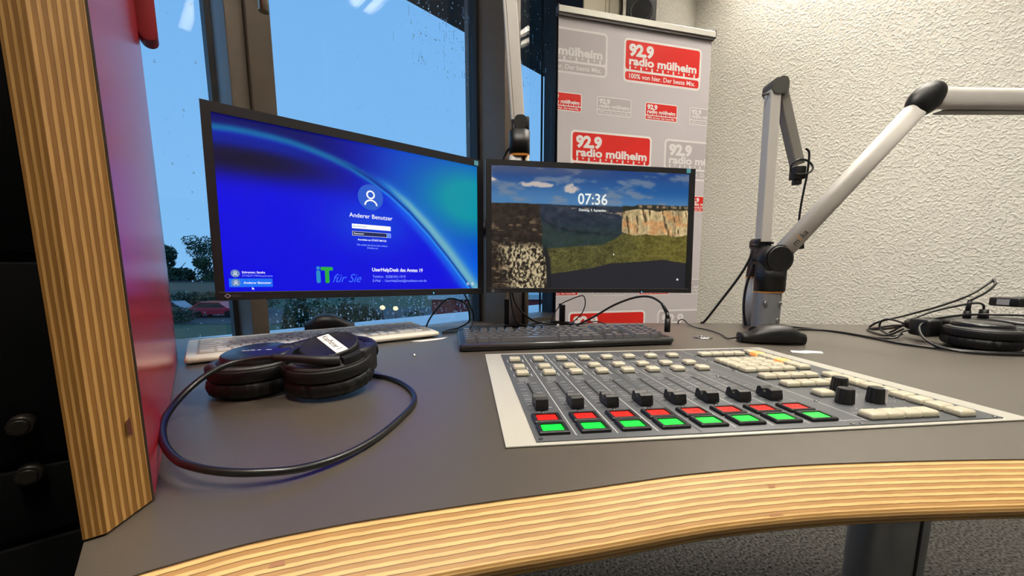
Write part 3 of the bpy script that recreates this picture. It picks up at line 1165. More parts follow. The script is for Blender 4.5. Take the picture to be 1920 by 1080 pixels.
def mouse(loc, rz, label, L=.112, Wd=.062, H=.037):
    t = thing('computer_mouse', label, 'mouse', loc, rz)
    b = B()
    rings = []
    sec = [(-.74, 0), (-.92, .22), (-1, .45), (-.95, .70), (-.78, .90), (-.45, 1.0), (0, 1.03), (.45, 1.0), (.78, .90), (.95, .70), (1, .45), (.92, .22), (.74, 0)]
    for j in range(19):
        q = j / 18
        x = -L / 2 + L * q
        e = max(1 - abs(2 * q - 1) ** 5, .0) ** .5
        hw = Wd / 2 * (.84 + .16 * math.sin(PI * min(q * 1.1, 1))) * max(e, .70)
        hh = H * (.60 + .40 * math.sin(PI * min(max(q * 1.05 - .12, 0), 1)) ** .9) * max(e, .80)
        rings.append([Vector((x, hw * a, .001 + hh * z)) for a, z in sec][::-1])
    b.loops(rings, 0, True)
    b.build('shell', M_blackplastic, t)
    B().cyl((-L * .28, -.003, H * .66), (-L * .28, .003, H * .66), .009, n=18).build('scroll_wheel', M_softblack, t)
    B().box(-L * .38, L * .38, -Wd * .34, Wd * .34, 0, .003, bev=.001).build('base', M_softblack, t)
    return t


mouse((.557, .822, DZ), math.radians(-14), 'black mouse beside the base of the microphone arms', L=.122, Wd=.062, H=.040)
mouse((-.455, .958, DZ), math.radians(205), 'dark grey mouse tucked behind the white keyboard at the window', H=.046)
tag(B().tube([(.499, .837, .752), (.490, .842, .747), (.487, .862, .743), (.499, .905, .743), (.5048, .945, .743), (.5045, .9905, .743), (.4946, 1.0284, .743), (.5012, 1.0907, .744), (.500, 1.105, .750), (.4900, 1.106, .755), (.4803, 1.1058, .750), (.4795, 1.103, .7425)], .0016).build('mouse_cable', M_cable),
    'thin black mouse cable wandering across the desk to a small hook-shaped bend', 'cable')

# ------------------------------------------------------------------ small things on the desk
b = B()
wash = [(.021, 0), (.021, .0022), (.0065, .0026), (.0065, 0)]
b.lathe(wash, 32, M=T(.443, .885, DZ))
b.cyl((.441, .888, DZ + .0022), (.441, .888, DZ + .0045), .005, .0045, n=6)
tag(b.build('metal_disc', M_screw), 'small round metal disc lying between black keyboard and mouse', 'disc')
b = B()
pts = [(.533, .722), (.541, .738), (.556, .733), (.571, .738), (.594, .728), (.585, .712), (.568, .716), (.552, .712)]
b.prism(pts, DZ, DZ + .0008)
tag(b.build('paper_scrap', M_paper), 'torn white scrap of paper on the desk behind the console', 'paper')
b = B()
b.lathe([(.0032, 0), (.0028, .0025), (.0012, .003), (.0011, .0085), (.0002, .010)], 12, M=T(-.1778, .6898, DZ))
tag(b.build('screw', M_screw), 'tiny metal screw standing on the bare desk right of the headphones', 'screw')
b = B()
b.prism([(-.222, .838), (-.150, .889), (-.158, .868), (-.172, .853), (-.20, .834)], DZ, DZ + .0008)
tag(b.build('paper_slip', M_paper), 'curved edge of white paper peeping from under the white keyboard', 'paper')

# ------------------------------------------------------------------ pictures shown on the screens


def vnoise(x, y, seed):
    xi, yi = np.floor(x).astype(int), np.floor(y).astype(int)
    xf, yf = x - xi, y - yi
    u, v = xf * xf * (3 - 2 * xf), yf * yf * (3 - 2 * yf)

    def h(a, b):
        n = np.sin(a * 127.1 + b * 311.7 + seed * 74.7) * 43758.5453
        return n - np.floor(n)
    return (h(xi, yi) * (1 - u) + h(xi + 1, yi) * u) * (1 - v) + (h(xi, yi + 1) * (1 - u) + h(xi + 1, yi + 1) * u) * v


def fbm(x, y, o=4, seed=0):
    t, a, s = 0, .5, 0
    for k in range(o):
        t = t + a * vnoise(x * 2 ** k, y * 2 ** k, seed + k)
        s += a
        a *= .5
    return t / s


def sstep(a, b, x):
    t = np.clip((x - a) / (b - a), 0, 1)
    return t * t * (3 - 2 * t)


def over(img, col, a):
    return img * (1 - a[..., None]) + np.array(col, float) * a[..., None]


def login_picture(x, y):
    img = np.zeros(x.shape + (3,)) + np.array([0, 0, 226.])
    img = over(img, (4, 62, 222), .75 * np.exp(-(((x + .0) / .10) ** 2 + ((y + .005) / .06) ** 2)))
    img = over(img, (0, 20, 190), .5 * np.exp(-(((x + .03) / .12) ** 2 + ((y - .06) / .03) ** 2)))
    img = over(img, (18, 14, 42), .97 * np.exp(-np.abs((x + .215) / .155) ** 2.4 - np.abs((y - .079 + .04 * np.clip(x + .1, 0, .2)) / .031) ** 2.4))
    img = over(img, (8, 74, 224), .55 * np.exp(-(((x + .0) / .07) ** 2 + ((y + .02) / .045) ** 2)))
    P = np.array([(-.30, .121), (-.2554, .1221), (-.2291, .124), (-.2017, .124), (-.1729, .1226), (-.1426, .1199), (-.1108, .1141), (-.0773, .1058), (-.0418, .0948), (-.0043, .0772),
                  (.0356, .0532), (.078, .02), (.1234, -.0232), (.1722, -.0766), (.2252, -.1394), (.25, -.17)])
    sy = np.interp(x, P[:, 0], P[:, 1])
    slope = np.interp(x, (P[:-1, 0] + P[1:, 0]) / 2, np.diff(P[:, 1]) / np.diff(P[:, 0]))
    dd = (y - sy) / np.sqrt(1 + slope ** 2)
    up = np.zeros_like(img) + np.array([0, 6, 150.])
    up = over(up, (0, 60, 205), sstep(-.08, .08, x))
    up = over(up, (0, 150, 168), np.clip(1.25 * np.exp(-(((x - .235) / .14) ** 2 + ((y - .062) / .085) ** 2)), 0, 1))
    up = over(up, (0, 96, 232), .9 * sstep(.0, -.12, y) * sstep(.1, .2, x))
    up = over(up, (0, 6, 92), .9 * sstep(-.02, -.14, x))
    a = sstep(-.002, .002, dd)
    img = img * (1 - a[..., None]) + up * a[..., None]
    rgt = sstep(-.03, .06, x)
    img = over(img, (6, 112, 168), (1 - rgt) * np.exp(-(dd / .0075) ** 2) * .95)
    img = over(img, (0, 34, 150), (1 - rgt) * np.exp(-((dd + .016) / .010) ** 2) * .8 * sstep(-.05, -.15, x))
    wid = .004 + .020 * np.clip((x + .02) / .2, 0, 1)
    img = over(img, (30, 120, 214), rgt * np.exp(-((dd - .010) / (wid * 1.3)) ** 2) * .75)
    img = over(img, (128, 190, 196), sstep(.0, .09, x) * np.exp(-((dd - .012) / (wid * .55)) ** 2) * .85)
    img = over(img, (4, 30, 130), sstep(-.08, .0, x) * np.exp(-((dd - .0015) / .0022) ** 2) * .9)
    img = over(img, (70, 190, 255), sstep(-.06, .06, x) * np.exp(-((dd + .0035) / .0022) ** 2) * .75)
    img = over(img, (10, 110, 240), sstep(-.06, .1, x) * np.exp(-((dd + .010) / .010) ** 2) * .6)
    return img


def canyon_picture(x, y):
    img = np.zeros(x.shape + (3,))
    t = sstep(.06, .143, y)
    img = np.array([74, 124, 172.]) * (1 - t[..., None]) + np.array([30, 66, 128.]) * t[..., None]
    img = over(img, (18, 82, 150), .7 * np.exp(-((y - .10) / .022) ** 2) * sstep(-.15, .2, x))
    cl = fbm(x * 22, y * 60, 5, 3)
    img = over(img, (120, 132, 150), sstep(.5, .72, cl) * .75)
    img = over(img, (92, 92, 112), sstep(.118, .14, y) * .6 * sstep(.3, .6, fbm(x * 14, y * 40, 4, 9)) * sstep(.16, -.1, x))
    for cx, cy, rx, ry in ((-.145, .104, .055, .0075), (-.060, .097, .028, .013), (-.25, .112, .012, .005)):
        e = 1 - ((x - cx) / rx) ** 2 - ((y - cy) / ry) ** 2 + (fbm(x * 90, y * 120, 4, 5) - .5) * 1.4
        img = over(img, (208, 190, 178), sstep(0, .8, e) * .9)
    # distant plateau and valley
    hz = .0575 + .003 * (fbm(x * 40, x * 0 + 2, 3, 11) - .5) + .004 * sstep(.1, .12, x)
    land = sstep(hz + .001, hz - .001, y)
    val = np.array([38, 48, 62.]) + (fbm(x * 60, y * 90, 4, 13)[..., None] - .5) * 30
    val = val * (1 - .0) + np.array([-6, 6, -12.]) * sstep(.03, -.03, y)[..., None]
    img = img * (1 - land[..., None]) + val * land[..., None]
    cr = fbm(x * 55, y * 220, 4, 17)
    img = over(img, (156, 132, 110), sstep(.52, .70, cr) * land * np.exp(-((y - (.047 - .14 * np.clip(x, 0, .08))) / .010) ** 2) * sstep(-.10, -.05, x))
    sl2 = np.interp(x, [-.14, -.10, -.06, .0, .08], [.03, .004, -.006, -.010, -.012])
    img = over(img, (26, 30, 36), land * .7 * np.exp(-((y - sl2) / .004) ** 2) * sstep(-.14, -.12, x))
    img = over(img, (44, 56, 50), land * .55 * sstep(sl2, sl2 - .012, y))
    img = over(img, (58, 62, 74), land * .5 * sstep(.5, .75, fbm(x * 90, y * 130, 4, 19)))
    # meadow
    mt = np.interp(x, [-.14, -.12, .027, .060, .077, .25], [-.050, -.049, -.036, -.020, -.007, -.010])
    mb = np.interp(x, [-.14, -.107, .0, .047, .10, .19, .22, .26], [-.115, -.112, -.096, -.084, -.081, -.073, -.078, -.082])
    g = fbm(x * 70, y * 110, 5, 23)
    mc = np.array([80, 78, 42.]) + (g[..., None] - .5) * np.array([50, 48, 30.]) + (fbm(x * 330, y * 420, 2, 29)[..., None] - .5) * np.array([60, 58, 36.]) + sstep(.0, .2, x)[..., None] * np.array([18, 12, -4.])
    a = sstep(mt + .001, mt - .003, y) * sstep(-.124, -.116, x)
    img = img * (1 - a[..., None]) + mc * a[..., None]
    a = sstep(mb + .0012, mb - .0012, y) * sstep(-.13, -.11, x)
    img = over(img, (36, 36, 42), a)
    # right-hand cliff
    ct = .046 + .007 * sstep(.07, .12, x) + .003 * (fbm(x * 120, x * 0, 3, 31) - .5) - .004 * np.exp(-((x - .17) / .02) ** 2)
    cb = np.interp(x, [.07, .085, .11, .14, .16, .20, .215, .25], [-.004, -.008, -.0135, -.009, -.012, -.010, -.016, -.010])
    a = sstep(.0735, .0765, x) * sstep(ct + .001, ct - .001, y) * sstep(cb - .001, cb + .001, y)
    v1 = fbm(x * 260, y * 28, 4, 37)
    v2 = fbm(x * 60, y * 22, 4, 41)
    cc = np.array([212, 186, 136.]) * (.78 + .34 * v1[..., None]) * (.66 + .56 * v2[..., None])
    cc = over(cc, (206, 140, 84), .6 * sstep(.5, .7, fbm(x * 45, y * 60, 3, 71)))
    cc = cc * (.82 + .36 * fbm(x * 220, y * 200, 3, 73)[..., None])
    cc = over(cc, (62, 48, 34), sstep(.64, .74, fbm(x * 150 + 20 * y, y * 34, 3, 43)) * .8)
    img = img * (1 - a[..., None]) + cc * a[..., None]
    a = sstep(.073, .078, x) * sstep(ct - .001, ct + .001, y) * sstep(hz + .004, hz + .001, y)
    img = over(img, (44, 44, 34), a)
    a = sstep(.113, .116, x) * np.exp(-((y - .0600) / .0038) ** 2) * sstep(.42, .6, fbm(x * 160, y * 70, 3, 47))
    img = over(img, (170, 140, 108), a * .9)
    # left-hand cliff
    le = np.interp(y, [-.15, -.08, -.04, .0, .03, .06], [-.117, -.121, -.131, -.130, -.137, -.138])
    a = sstep(le + .0015, le - .0015, x) * land
    nn = fbm(x * 120, y * 150, 5, 53)
    lay = fbm(x * 26, y * 190, 4, 59)
    base = np.array([44, 36, 30.]) * (.6 + .9 * nn[..., None])
    hl = sstep(.54, .70, lay) * sstep(.05, -.02, y) * .75
    base = over(base, (176, 150, 112), hl * sstep(.35, .65, nn))
    low = sstep(-.03, -.055, y) * sstep(-.25, -.20, x + .25 * (y + .09))
    base = over(base, (196, 180, 142), low * sstep(.40, .56, fbm(x * 240, y * 190, 4, 61)))
    base = over(base, (26, 20, 16), sstep(.55, .68, fbm(x * 190, y * 150, 4, 67)) * .85 * sstep(.0, -.04, y))
    img = img * (1 - a[..., None]) + base * a[..., None]
    a = sstep(le - .0005, le + .0015, x) * sstep(le + .016, le + .008, x) * sstep(-.03, -.06, y)
    img = over(img, (26, 26, 30), a * .9)
    return img


def screen_mesh(name, fn, x0, x1, y0, y1, nx, ny, material):
    xs = np.linspace(x0, x1, nx)
    ys = np.linspace(y0, y1, ny)
    X, Y = np.meshgrid(xs, ys)
    img = np.clip(fn(X, Y), 0, 255) / 255.0
    lin_ = np.where(img <= .04045, img / 12.92, ((img + .055) / 1.055) ** 2.4)
    verts = np.stack([X.ravel(), np.zeros(X.size), Y.ravel()], 1)
    i = np.arange(ny - 1)[:, None] * nx + np.arange(nx - 1)[None, :]
    i = i.ravel()
    faces = np.stack([i, i + 1, i + nx + 1, i + nx], 1)
    me = bpy.data.meshes.new(name)
    me.from_pydata(verts.tolist(), [], faces.tolist())
    at = me.color_attributes.new('picture', 'FLOAT_COLOR', 'POINT')
    at.data.foreach_set('color', np.concatenate([lin_.reshape(-1, 3), np.ones((X.size, 1))], 1).astype(np.float32).ravel())
    me.materials.append(material)
    me.update()
    return me


FX = R(PI / 2, 'X')     # lays x-y artwork into the local x-z plane


def monitor(c_, yaw, tilt, roll, h, label, fn, nx, ny):
    X = Vector((math.cos(yaw), math.sin(yaw), 0))
    N = Vector((math.sin(yaw), -math.cos(yaw), 0))
    U = Vector((0, 0, 1)) * math.cos(tilt) - N * math.sin(tilt)
    Xr = X * math.cos(roll) + U * math.sin(roll)
    Ur = U * math.cos(roll) - X * math.sin(roll)
    Yr = Ur.cross(Xr)
    m = Matrix((Xr, Yr, Ur)).transposed()
    base = Vector(c_) - Ur * (h / 2)
    t = thing('monitor', label, 'monitor', base, rot=m.to_euler())
    hw = .269
    zc = h / 2
    o = T(0, 0, zc)
    b = B(o)
    x0, x1, y0, y1 = -.2555, .2525, -.1470, .1450
    fr = [(-hw, -h / 2), (hw, -h / 2), (hw, h / 2), (-hw, h / 2)]
    inn_ = [(x0, y0), (x1, y0), (x1, y1), (x0, y1)]
    vs = []
    for pts, yy in ((fr, .0020), (fr, 0), (inn_, 0), (inn_, .003)):
        vs += [o @ Vector((p[0], yy, p[1])) for p in pts]
    # front frame with a small edge radius, then the case behind it
    def loopset(k):
        return [[k * 4 + i, k * 4 + (i + 1) % 4, (k + 1) * 4 + (i + 1) % 4, (k + 1) * 4 + i] for i in range(4)]
    b.add(vs, loopset(0) + loopset(1) + loopset(2))
    b.prism(fr, -.018, -.0020, M=o @ FX)
    b.prism([(-hw + .03, -h / 2 + .03), (hw - .03, -h / 2 + .03), (hw - .03, h / 2 - .03), (-hw + .03, h / 2 - .03)], -.045, -.018, M=o @ FX,
            top=[(-hw + .012, -h / 2 + .012), (hw - .012, -h / 2 + .012), (hw - .012, h / 2 - .012), (-hw + .012, h / 2 - .012)])
    b.build('housing', M_bezel, t)
    B().box(-.05, .05, .045, .060, zc - .05, zc + .05, bev=.003).build('mount_plate', M_blackplastic, t)
    sm_ = screen_mesh('screen', fn, x0, x1, y0, y1, nx, ny, mat_screen('screen_glow', .95))
    s_ = bpy.data.objects.new('screen', sm_)
    COL.objects.link(s_)
    s_.parent = t
    s_.location = (0, .0016, zc)
    F = T(0, -.0003, zc) @ FX
    B().rect(.2440, .2552, .1472, .1580, 0, M=F).build('sticker', M_sticker, t)
    b = B()
    for sc2, mi in ((.0042, 0), (.0026, 1)):
        b.poly([(-.2523 + sc2 * 1.2, -.1541), (-.2523, -.1541 + sc2), (-.2523 - sc2 * 1.2, -.1541), (-.2523, -.1541 - sc2)], 0 if mi == 0 else .0001, mi, M=F)
    b.text('EIZO', .0054, T(-.2460, -.0003, zc - .1560) @ FX, 2, .012, 'LEFT', 1.05)
    b.build('logo', [mat('logo_silver', lin(190, 190, 196), .4, metal=.4), M_bezel, mat('logo_text_dim', lin(96, 88, 90), .5)], t)
    B().rect(.1306, .1330, -.1580, -.1548, 0, M=F).build('power_light', M_led, t)
    b = B()
    for q in range(8):
        b.rect(.05 + q * .009, .0532 + q * .009, -.1557, -.1547, 0, M=F)
    b.rect(.0385, .0402, -.1565, -.1548, 0, M=F)
    b.build('touch_button', mat('touch_mark', lin(52, 52, 56), .5), t)
    B().box(x0 - .009, x1 + .009, -.0006, .0004, zc + y0 - .0014, zc + y0 - .0002).build('trim_line', mat('bezel_trim', lin(92, 90, 94), .35), t)
    return t, s_, zc


ml, sl, zl = monitor((-.2858, .8189, .895 + .1068), .6462, .0145, -.0154, .323, 'left black monitor angled at the window showing a blue login screen', login_picture, 320, 184)
mr, sr, zr = monitor((.2038, .9896, .895 + .1022), .1339, .0587, -.0102, .3167, 'right black monitor facing the seat showing a canyon landscape', canyon_picture, 420, 236)

# writing on the left screen
TF = T(0, -.0004, 0) @ FX


def tl(b, s, x, y, size, mi=0, bold=0.0, ax='LEFT', sx=1.0, shear=0.0):
    b.text(s, size, T(0, -.0012, 0) @ FX @ T(x, y, 0), mi, bold, ax, sx, shear)


def disc(cx, cy, r, n=40):
    return [(cx + r * math.cos(2 * PI * i / n), cy + r * math.sin(2 * PI * i / n)) for i in range(n)]


def person_icon(b, cx, cy, r, mi, z):
    n = 20
    w = r * .10
    o1, o2 = disc(cx, cy + r * .20, r * .34, n), disc(cx, cy + r * .20, r * .34 - w * 1.2, n)
    b.ring2(o1, o2, z, mi, FX)
    q = [(cx + r * .52 * math.cos(a), cy - r * .62 + r * .46 * math.sin(a)) for a in [PI * i / 14 for i in range(15)]]
    q2 = [(cx + (r * .52 - w * 1.2) * math.cos(a), cy - r * .62 + (r * .46 - w * 1.2) * math.sin(a)) for a in [PI * i / 14 for i in range(15)]]
    vs = [FX @ Vector((*p, z)) for p in q + q2]
    b.add(vs, [[i, i + 1, 15 + i + 1, 15 + i] for i in range(14)], mi)


b = B()   # 0 white 1 pale 2 avatar blue 3 avatar grey 4 highlight 5 black field 6 field border
E1 = mat_emit('avatar_blue', lin(32, 92, 214), .9)
E2 = mat_emit('avatar_grey', lin(104, 140, 190), .9)
E3 = mat_emit('user_highlight', lin(0, 112, 250), .95)
E4 = mat_emit('field_dark', lin(4, 30, 90), .9)
E5 = mat_emit('logo_green', lin(30, 170, 60), .95)
E6 = mat_emit('logo_teal', lin(30, 140, 200), .95)
E7 = mat_emit('script_blue', lin(56, 110, 255), .95)
SCR_M = [M_txtwhite, M_txtpale, E1, E2, E3, E4, M_txtwhite, E6, E5, E7]
b.poly(disc(-.0035, .0410, .0256), .0005, 2, FX)
person_icon(b, -.0035, .0410, .0256, 0, .0007)
b.build('user_avatar', SCR_M, sl)
b = B()
tl(b, 'Anderer Benutzer', -.0035, -.0015, .0122, 0, .006, 'CENTER', .97)
b.build('user_name_text', SCR_M, sl)
b = B()
b.rect(-.0427, .0360, -.0234, -.0143, .0005, 0, FX)
tl(b, 'Benutzername', -.0410, -.0202, .0046, 3)
b.build('input_field', SCR_M, sl)
b = B()
b.rect(-.0427, .0357, -.0377, -.0290, .0005, 0, FX)
b.rect(-.0422, .0272, -.0372, -.0295, .0007, 5, FX)
b.rect(.0278, .0352, -.0372, -.0295, .0007, 4, FX)
tl(b, '>', .0298, -.0352, .0058, 0, .01)
tl(b, 'Kennwort', -.0400, -.0350, .0048, 0, .01)
b.build('input_field', SCR_M, sl)
b = B()
tl(b, 'Anmelden an: STADT-MH120', -.0035, -.0468, .0052, 0, .014, 'CENTER', .92)
tl(b, 'Wie melden Sie sich an einer anderen', -.0035, -.0572, .0050, 1, .01, 'CENTER', .82)
tl(b, 'Dom\u00e4ne an?', -.0035, -.0628, .0050, 1, .01, 'CENTER', .9)
b.build('hint_text', SCR_M, sl)
b = B()
b.poly(disc(-.2394, -.1157, .0066), .0005, 3, FX)
person_icon(b, -.2394, -.1157, .0066, 0, .0008)
tl(b, 'Schrenner, Sandra', -.2300, -.1152, .0052, 0, .016, sx=.9)
tl(b, 'STADT-MH\\sschrenn', -.2300, -.1212, .0052, 1, .0, sx=1.0)
b.build('user_list_entry', SCR_M, sl)
b = B()
b.rect(-.2490, -.1850, -.1392, -.1243, .0004, 4, FX)
b.poly(disc(-.2394, -.1316, .0066), .0006, 3, FX)
person_icon(b, -.2394, -.1316, .0066, 0, .0009)
tl(b, 'Anderer Benutzer', -.2285, -.1336, .0056, 0, .008)
b.build('user_list_entry', SCR_M, sl)
b = B()
b.poly([(-.2168, -.1392), (-.2168, -.1440), (-.2155, -.1428), (-.2145, -.1446), (-.2138, -.1442), (-.2148, -.1424), (-.2132, -.1424)], .0011, 0, FX)
b.build('mouse_pointer', SCR_M, sl)
b = B()
b.prism(rrect(-.1122, -.1050, -.1326, -.1085, .0028, 4), .0003, .0005, 7, M=FX)
b.poly(disc(-.1086, -.1040, .0034, 16), .0005, 7, FX)
b.prism(rrect(-.1045, -.0820, -.1085, -.1015, .0028, 4), .0003, .0005, 8, M=FX)
b.prism(rrect(-.0968, -.0892, -.1330, -.1030, .0028, 4), .0003, .0006, 8, M=FX)
tl(b, 'f\u00fcr Sie', -.0850, -.1312, .0240, 9, .0, sx=.88, shear=.45)
b.build('help_desk_logo', SCR_M, sl)
b = B()
tl(b, 'UserHelpDesk des Amtes 19', -.0066, -.1088, .0106, 0, .020, sx=.90)
tl(b, 'Telefon:  0208/455-1919', -.0060, -.1222, .0078, 1, .0, sx=.92)
tl(b, 'E-Mail  :  UserHelpDesk@muelheim-ruhr.de', -.0060, -.1308, .0078, 1, .0, sx=.86)
b.build('help_desk_text', SCR_M, sl)
b = B()
for cx in (.2241, .2370):
    b = B()
    b.ring2(disc(cx, -.1360, .0032, 20), disc(cx, -.1360, .0023, 20), .0005, 0, FX)
    b.rect(cx - .0004, cx + .0004, -.1360, -.1322, .0006, 0, FX)
    b.build('corner_icon', SCR_M, sl)


b = B()
tl(b, '07:36', -.0030, .0605, .0375, 0, .012, 'CENTER', .93)
CLK = [mat_emit('clock_white', lin(238, 244, 240), .95), mat_emit('icon_dark', lin(30, 30, 36), .9)]
b.build('clock_text', CLK, sr)
b = B()
tl(b, 'Dienstag, 9. September', -.0030, .0435, .0088, 0, .014, 'CENTER', .86)
b.build('date_text', CLK, sr)
b = B()
b.poly([(.0532, -.0585), (.0532, -.0640), (.0545, -.0627), (.0556, -.0645), (.0562, -.0640), (.0553, -.0623), (.0568, -.0622)], .0006, 0, FX)
b.build('mouse_pointer', CLK, sr)
b = B()
b.prism(rrect(.2270, .2322, -.1262, -.1212, .0014, 3), .0003, .0005, 0, M=FX)
b.rect(.2280, .2312, -.1252, -.1240, .0006, 1, FX)
b.build('status_icon', CLK, sr)

# ------------------------------------------------------------------ pole that carries the monitors
PO = Vector((.018, 1.085, DZ))
pole = thing('monitor_pole', 'silver aluminium pole behind the monitors carrying their arms', 'pole', PO)
b = B()
prof = rrect(-.0255, .010, -.021, .021, .008, 5)
b.prism(prof, 0, .455, smooth=True)
b.build('profile', M_silver, pole)
B().box(.010, .0165, -.012, .012, .004, .455).build('groove', M_gasket, pole)
b = B().prism(rrect(.0165, .0275, -.018, .018, .004, 4), 0, .455, smooth=True)
b.build('cover_strip', mat('beige_strip', lin(184, 172, 150), .5), pole)
B().box(-.04, .04, -.035, .035, .0, .006, bev=.002).build('base_plate', M_blackplastic, pole)
B().box(-.040, -.0265, -.008, .006, .0, .075, bev=.002).box(-.038, -.0275, -.01, .004, .10, .145, bev=.002).build('cable_clip', M_gasket, pole)
am = B()
for c_, yaw in (((-.2858, .8189, 1.0018), .6462), ((.2038, .9896, .9972), .1339)):
    back = Vector((-math.sin(yaw), math.cos(yaw), 0))
    q = Vector(c_) + back * .064 - PO
    e = Vector((0, 0, q.z)) + Vector((0, .012, 0))
    mid_ = (q + back * .05)
    am.cyl(mid_, q, .018, n=16)
    am.cyl(mid_, e, .016, .02, n=16)
am.build('monitor_arm', M_blackplastic, pole)
B().cyl((0, 0, .235), (0, 0, .285), .034, n=28).build('clamp_collar', M_blackplastic, pole)

# ------------------------------------------------------------------ microphone arms


def bar(b, p0, p1, outline, up, mi=0, smooth=True):
    p0, p1 = Vector(p0), Vector(p1)
    z = (p1 - p0).normalized()
    u = Vector(up)
    x = u.cross(z).normalized()
    y = z.cross(x)
    rings = []
    for p in (p0, p1):
        rings.append([p + x * q[0] + y * q[1] for q in outline])
    return b.loops(rings, mi, smooth)


def oval(a, c_, n=32, e=.75):
    return [(a * math.copysign(abs(math.cos(t)) ** e, math.cos(t)), c_ * math.copysign(abs(math.sin(t)) ** e, math.sin(t))) for t in [2 * PI * i / n for i in range(n)]]


# front arm, with the lettering
LA = Vector((.6896, 1.045, DZ))
arm = thing('boom_stand', 'large silver microphone arm reaching up to the right with m!ka lettering', 'microphone arm', LA, 0, 'microphone arms')
iv = T(*(-LA))
B(None).prism(oval(.031, .029), .002, .0962, M=T(0, 0, 0)).build('base_tube', M_colpost, arm)
B().prism(oval(.033, .031), .0962, .1000, M=T(.002, 0, 0)).build('ring', M_orange, arm)
b = B()
b.prism(oval(.0345, .0325), .1000, .176, M=T(.003, 0, 0), smooth=True)
b.prism(oval(.0365, .0365, 40, 1), -.028, .030, M=T(.004, 0, .184) @ R(PI / 2, 'X'), smooth=True)
b.prism(oval(.0345, .0345, 40, 1), .030, .0335, M=T(.004, 0, .184) @ R(PI / 2, 'X'), smooth=True, top=oval(.031, .031, 40, 1))
b.build('joint', M_blackplastic, arm)
for x, z in ((-.021, .070), (.016, .068), (.014, .024)):
    B().cyl((x, -.022, z), (x, -.0312, z), .0050, .0044, n=16).build('screw', M_screw, arm)
a0, a1 = Vector((0.7030, 1.0303, 0.9353)) - LA, Vector((1.0313, 1.0303, 1.3178)) - LA
dA = (a1 - a0).normalized()
b = B()
bar(b, a0 - dA * .012, a1, oval(.016, .0235), (-.759, 0, .651))
at_ = b.build('arm_tube', M_armpaint, arm)
b = B()
MT = Matrix(((dA.x, -dA.z, 0, 0), (0, 0, -1, 0), (dA.z, dA.x, 0, 0), (0, 0, 0, 1)))


def arm_text(txt, s_, v_, size, mi, sx=1.0):
    p = a0 + dA * s_ + Vector((-dA.z, 0, dA.x)) * v_
    M = Matrix.Translation(p + Vector((0, -.01625, 0))) @ MT
    b.text(txt, size, M, mi, .012, 'LEFT', sx)


arm_text('m', .034, -.0075, .021, 0, 1.05)
arm_text('ka', .0605, -.0075, .021, 0, 1.05)
p = a0 + dA * .0545 + Vector((0, -.01635, 0))
pv = Vector((-dA.z, 0, dA.x))
b.add([p + dA * x + pv * y for x, y in ((0, -.0075), (.0022, -.0075), (.0022, -.0045), (0, -.0045))], [[0, 1, 2, 3]], 1)
b.add([p + dA * x + pv * y for x, y in ((0, -.0035), (.0022, -.0035), (.0022, .0085), (0, .0085))], [[0, 1, 2, 3]], 1)
b.build('lettering', [mat('letter_grey', lin(72, 68, 62), .5), mat('letter_orange', lin(222, 160, 60), .5)], at_)
e1_ = Vector((1.0313, 1.0303, 1.3178)) - LA
b = B()
Me = R(-math.radians(38), 'Y')
b.sphere(e1_, (.052, .025, .035), n=32, M=Me)
b.build('elbow', M_blackplastic, arm)
b = B()
bar(b, e1_ + Vector((.028, 0, .002)), Vector((1.7302, 1.0303, 1.3100)) - LA, oval(.017, .024), (0, 0, 1))
b.build('forearm_tube', M_armpaint, arm)
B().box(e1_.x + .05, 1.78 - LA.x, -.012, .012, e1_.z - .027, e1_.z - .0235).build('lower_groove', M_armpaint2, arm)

# rear arm
LB = Vector((.6810, 1.100, DZ))
ar2 = thing('boom_stand', 'silver microphone arm folded upright behind the lettered arm, its cable hanging down', 'microphone arm', LB, 0, 'microphone arms')
b = B().prism(rrect(-.011, .013, -.020, .020, .006, 4), .002, .134, smooth=True)
b.build('base_tube', M_silver, ar2)
B().prism(rrect(-.0122, .0145, -.0215, .0215, .007, 4), .134, .138).build('ring', M_orange, ar2)
b = B()
b.prism(rrect(-.012, .017, -.022, .022, .009, 5), .138, .225, smooth=True, top=rrect(-.004, .026, -.020, .020, .009, 5))
b.prism(oval(.017, .017), -.022, .022, M=T(.012, 0, .228) @ R(PI / 2, 'X'), smooth=True)
b.cyl((-.022, -.012, .222), (.04, -.012, .230), .0032, n=10)
b.build('joint', M_blackplastic, ar2)
q0, q1 = Vector((.6935, 1.09, .972)) - LB, Vector((.699, 1.11, 1.372)) - LB
b = B()
bar(b, q0, q1, rrect(-.0135, .0135, -.016, .016, .003, 3), (0, 1, 0), smooth=False)
t_ = b.build('arm_tube', M_armpaint, ar2)
b = B()
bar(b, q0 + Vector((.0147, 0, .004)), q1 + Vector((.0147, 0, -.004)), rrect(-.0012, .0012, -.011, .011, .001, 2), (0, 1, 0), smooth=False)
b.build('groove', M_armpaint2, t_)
b = B()
b.prism(oval(.0185, .020), -.022, .022, M=T(*(Vector((.7035, 1.112, 1.377)) - LB)) @ R(PI / 2, 'X'), smooth=True)
b.prism(oval(.016, .024), -.021, .021, M=T(*(Vector((.7165, 1.117, 1.379)) - LB)) @ R(PI / 2, 'X'), smooth=True)
b.cyl(Vector((.668, 1.105, 1.358)) - LB, Vector((.692, 1.105, 1.364)) - LB, .003, n=10)
b.build('elbow', mat('grey_plastic', lin(84, 84, 80), .5), ar2)
f0, f1 = Vector((.727, 1.12, 1.37)) - LB, Vector((.790, 1.12, 1.183)) - LB
b = B()
bar(b, f0, f1, rrect(-.013, .013, -.014, .014, .003, 3), (0, 1, 0), smooth=False)
